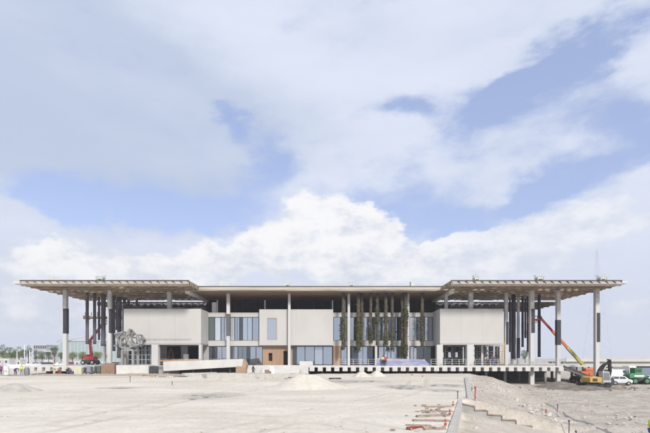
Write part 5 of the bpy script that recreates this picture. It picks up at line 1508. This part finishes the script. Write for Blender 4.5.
far_block('parking_building', 'low pale far building between the grey one and the first column', 44, 53, 351.5, 300, 20, BLDG_W, 2, 5)
# teal glass building
Y = 270; t = thing('glass_building', 'wide teal glass building with thin white roof mast behind the left columns', 'building', (xat(92, Y), Y, -.6))
MB().prism([at(57.2, 361, Y), at(57.2, 347.0, Y), at(61.5, 341.6, Y), at(124, 341.0, Y), at(124, 361, Y)], (0, 30, 0)).build('wall', TEAL, t)
for i in range(18):
    p_ = 60 + i * 3.6; x = xat(p_, Y); MB().box(x - .12, x + .12, Y - .15, Y - .01, -.6, zat(342, Y)).build('mullion', BLDG_W, t)
MB().box(xat(61, Y), xat(124.5, Y), Y - .5, Y + 30, zat(341.2, Y) + .02, zat(340.6, Y)).build('roof', BLDG_W, t)
MB().tube([at(57, 342, Y - 1), at(63, 338, Y - 1), at(68, 340.6, Y - 1)], .3, 6).build('roof_mast', BLDG_W, t)
MB().tube([at(68, 340.4, Y - 1), at(84, 336.4, Y - 1), at(98, 332.6, Y - 1)], .3, 6).build('roof_mast', BLDG_W, t)
# site trailers and cars
for i, (a, b_, pt, Yt, lb) in enumerate(((-4, 9, 358.4, 125, 'white site trailer at the left edge'), (11, 20.5, 360, 140, 'white site trailer second from the left edge'), (74, 85, 360.6, 140, 'white site trailer seen below the yellow-green trees'))):
    x0, x1, z1 = xat(a, Yt), xat(b_, Yt), zat(pt, Yt); t = thing('site_trailer', lb, 'trailer', ((x0 + x1) / 2, Yt, -.5), 'white site trailers')
    MB().box(x0, x1, Yt, Yt + 2.6, .1, z1).build('shell', TRAILER, t, .04)
    MB().box(x0 - .05, x1 + .05, Yt - .05, Yt + 2.65, z1 + .005, z1 + .1).build('roof', GALV, t)
    for q in (.2, .7): MB().box(x0 + (x1 - x0) * q, x0 + (x1 - x0) * (q + .15), Yt - .03, Yt - .005, z1 - 1.3, z1 - .6).build('window', CARGL, t)
    MB().box(x0 + (x1 - x0) * .45, x0 + (x1 - x0) * .58, Yt - .03, Yt - .005, .15, z1 - .4).build('door', GALV, t)
    for q in (.3, .7): wheel(t, (x0 + (x1 - x0) * q, Yt + .1, -.15), .4, .25)
CP = [mat('car_%s' % n, c, .3, .03) for n, c in (('silver', (.45, .46, .47)), ('dark_grey', (.06, .06, .07)), ('dark_red', (.22, .03, .03)), ('dark_blue', (.04, .06, .14)))]
for i, (p_, Yc, m_, r_, lb) in enumerate((
    (25, 160, WHITE, 3, 'white car left of the far grey building'), (38.5, 165, CP[0], -4, 'silver car below the far grey building'), (48.5, 162, CP[1], 5, 'dark grey car below the low pale far building'),
    (61.5, 158, WHITE, 183, 'white car left of the first column foot'), (70.5, 166, CP[2], 0, 'dark red car right of the first column'), (98.5, 160, WHITE, 176, 'white car between the red lift and second column'), (115, 164, CP[3], 2, 'dark blue car left of the sculpture'))):
    x = xat(p_, Yc); car(lb, (x, Yc, ground_z(x, Yc) + .02), R(r_), m_, 4.4, 1.8, 1.55, group='cars parked behind the site')
m = MB()
t = thing('jersey_barrier', 'long white concrete barrier line behind the workers at the left', 'barrier', (xat(30, 118), 118, -.3))
for i in range(16):
    x0 = xat(8, 118) + i * 1.56 * 1.3
    MB().prism([(x0, 117.7, ground_z(x0, 118) - .05), (x0, 118.3, ground_z(x0, 118) - .05), (x0, 118.1, ground_z(x0, 118) + .95), (x0, 117.9, ground_z(x0, 118) + .95)], (1.95, 0, 0)).build('segment', WHITE, t)
for p_, pt, Yp, lb in ((24.4, 345.2, 150, 'slim white lamp post left of the dense dark tree'), (17, 351, 150, 'short white lamp post in front of the mid-green tree'), (29.6, 350, 145, 'short white post in front of the dense dark tree')):
    x = xat(p_, Yp); t = thing('lamp_post', lb, 'lamp post', (x, Yp, -.6), 'lamp posts behind the site')
    MB().tube([(x, Yp, -.7), (x, Yp, zat(pt, Yp))], [.12, .08], 8).build('pole', WHITE, t)
    MB().beam((x, Yp, zat(pt, Yp)), (x + 1.2, Yp, zat(pt, Yp) + .1), .08).build('arm', WHITE, t); MB().cbox((x + 1.3, Yp, zat(pt, Yp) + .08), (.6, .25, .12)).build('lamp_head', GALV, t)
# bridge at the right
Y = 135; bx0, bx1 = xat(566, Y), 210
t = thing('bridge', 'long pale concrete road bridge passing behind the excavator at the right', 'bridge', (xat(640, Y), Y, -1.8))
MB().box(bx0, bx1, Y + .4, Y + 11, zat(362.3, Y), zat(361.3, Y)).build('deck_slab', BRIDGE, t)
MB().box(bx0, bx1, Y, Y + .3, zat(361.6, Y), zat(358.2, Y)).build('parapet', BRIDGE, t)
MB().box(bx0, bx1, Y - .05, Y + .38, zat(358.2, Y) + .005, zat(357.7, Y)).build('coping', BRIDGE, t)
for yy in (Y + .9, Y + 4, Y + 7, Y + 10): MB().box(bx0, bx1, yy, yy + .8, zat(366.3, Y), zat(362.3, Y) - .01).build('girder', BRIDGE, t)
for p_ in (573, 600, 633, 660, 690):
    x = xat(p_, Y); MB().box(x - .9, x + .9, Y + 2, Y + 9, -2.2, zat(366.3, Y) - .72).build('pier', BRIDGE, t); MB().box(x - 1.5, x + 1.5, Y + .6, Y + 10.8, zat(366.3, Y) - .71, zat(366.3, Y) - .01).build('pier_cap', BRIDGE, t)
tag(MB().box(xat(636.5, 104), xat(690, 104), 104, 104.3, -1.8, zat(367.6, 104)).build('hoarding', mat('blue_grey_hoarding', (.17, .21, .26), .8, .1, .3)), 'blue-grey hoarding behind the green loader at the right edge', 'hoarding')
# lattice mast
Y = 215; xm = xat(597, Y); t = thing('lattice_mast', 'tall thin steel lattice mast behind the outermost right column', 'mast', (xm, Y, -.6))
zt_m = zat(251, Y); zb_m = -.6
def hw_(z): f_ = (z - zb_m) / (zt_m - zb_m); return 4.4 * (1 - f_) ** 1.25 + .32
zs = [zb_m]; 
while zs[-1] < zt_m - 1.2: zs.append(zs[-1] + max(1.6, hw_(zs[-1]) * 1.35))
zs[-1] = zt_m
MAST = mat('mast_steel', (.48, .50, .54), .6, .1)
for sx in (-1, 1):
    for sy in (-1, 1):
        MB().tube([(xm + sx * hw_(z), Y + sy * hw_(z), z) for z in zs], .055, 5).build('leg', MAST, t)
br_ = MB()
for i in range(len(zs) - 1):
    a, b_ = hw_(zs[i]), hw_(zs[i + 1])
    for s_ in (-1, 1):
        br_.tube([(xm - a, Y + s_ * a, zs[i]), (xm + b_, Y + s_ * b_, zs[i + 1])], .022, 4); br_.tube([(xm + a, Y + s_ * a, zs[i]), (xm - b_, Y + s_ * b_, zs[i + 1])], .022, 4)
        br_.tube([(xm + s_ * a, Y - a, zs[i]), (xm + s_ * b_, Y + b_, zs[i + 1])], .022, 4)
    br_.tube([(xm - b_, Y - b_, zs[i + 1]), (xm + b_, Y - b_, zs[i + 1])], .022, 4)
br_.build('lattice', MAST, t)
MB().tube([(xm, Y, zt_m - .5), (xm, Y, zt_m + 2.5)], .06, 5).build('aerial', MAST, t)

# ================================================================== the air
HZ = bpy.data.materials.new('haze'); HZ.use_nodes = True
_t = HZ.node_tree; _t.nodes.clear()
_v = _t.nodes.new('ShaderNodeVolumePrincipled'); _o = _t.nodes.new('ShaderNodeOutputMaterial')
_v.inputs['Color'].default_value = (.92, .94, 1.0, 1); _v.inputs['Density'].default_value = HAZE; _v.inputs['Anisotropy'].default_value = 0.0
_t.links.new(_v.outputs[0], _o.inputs['Volume'])
hz = MB().box(-1010, 1010, -80, 1010, -6.5, 66).build('haze', HZ); tag(hz, kind='stuff')
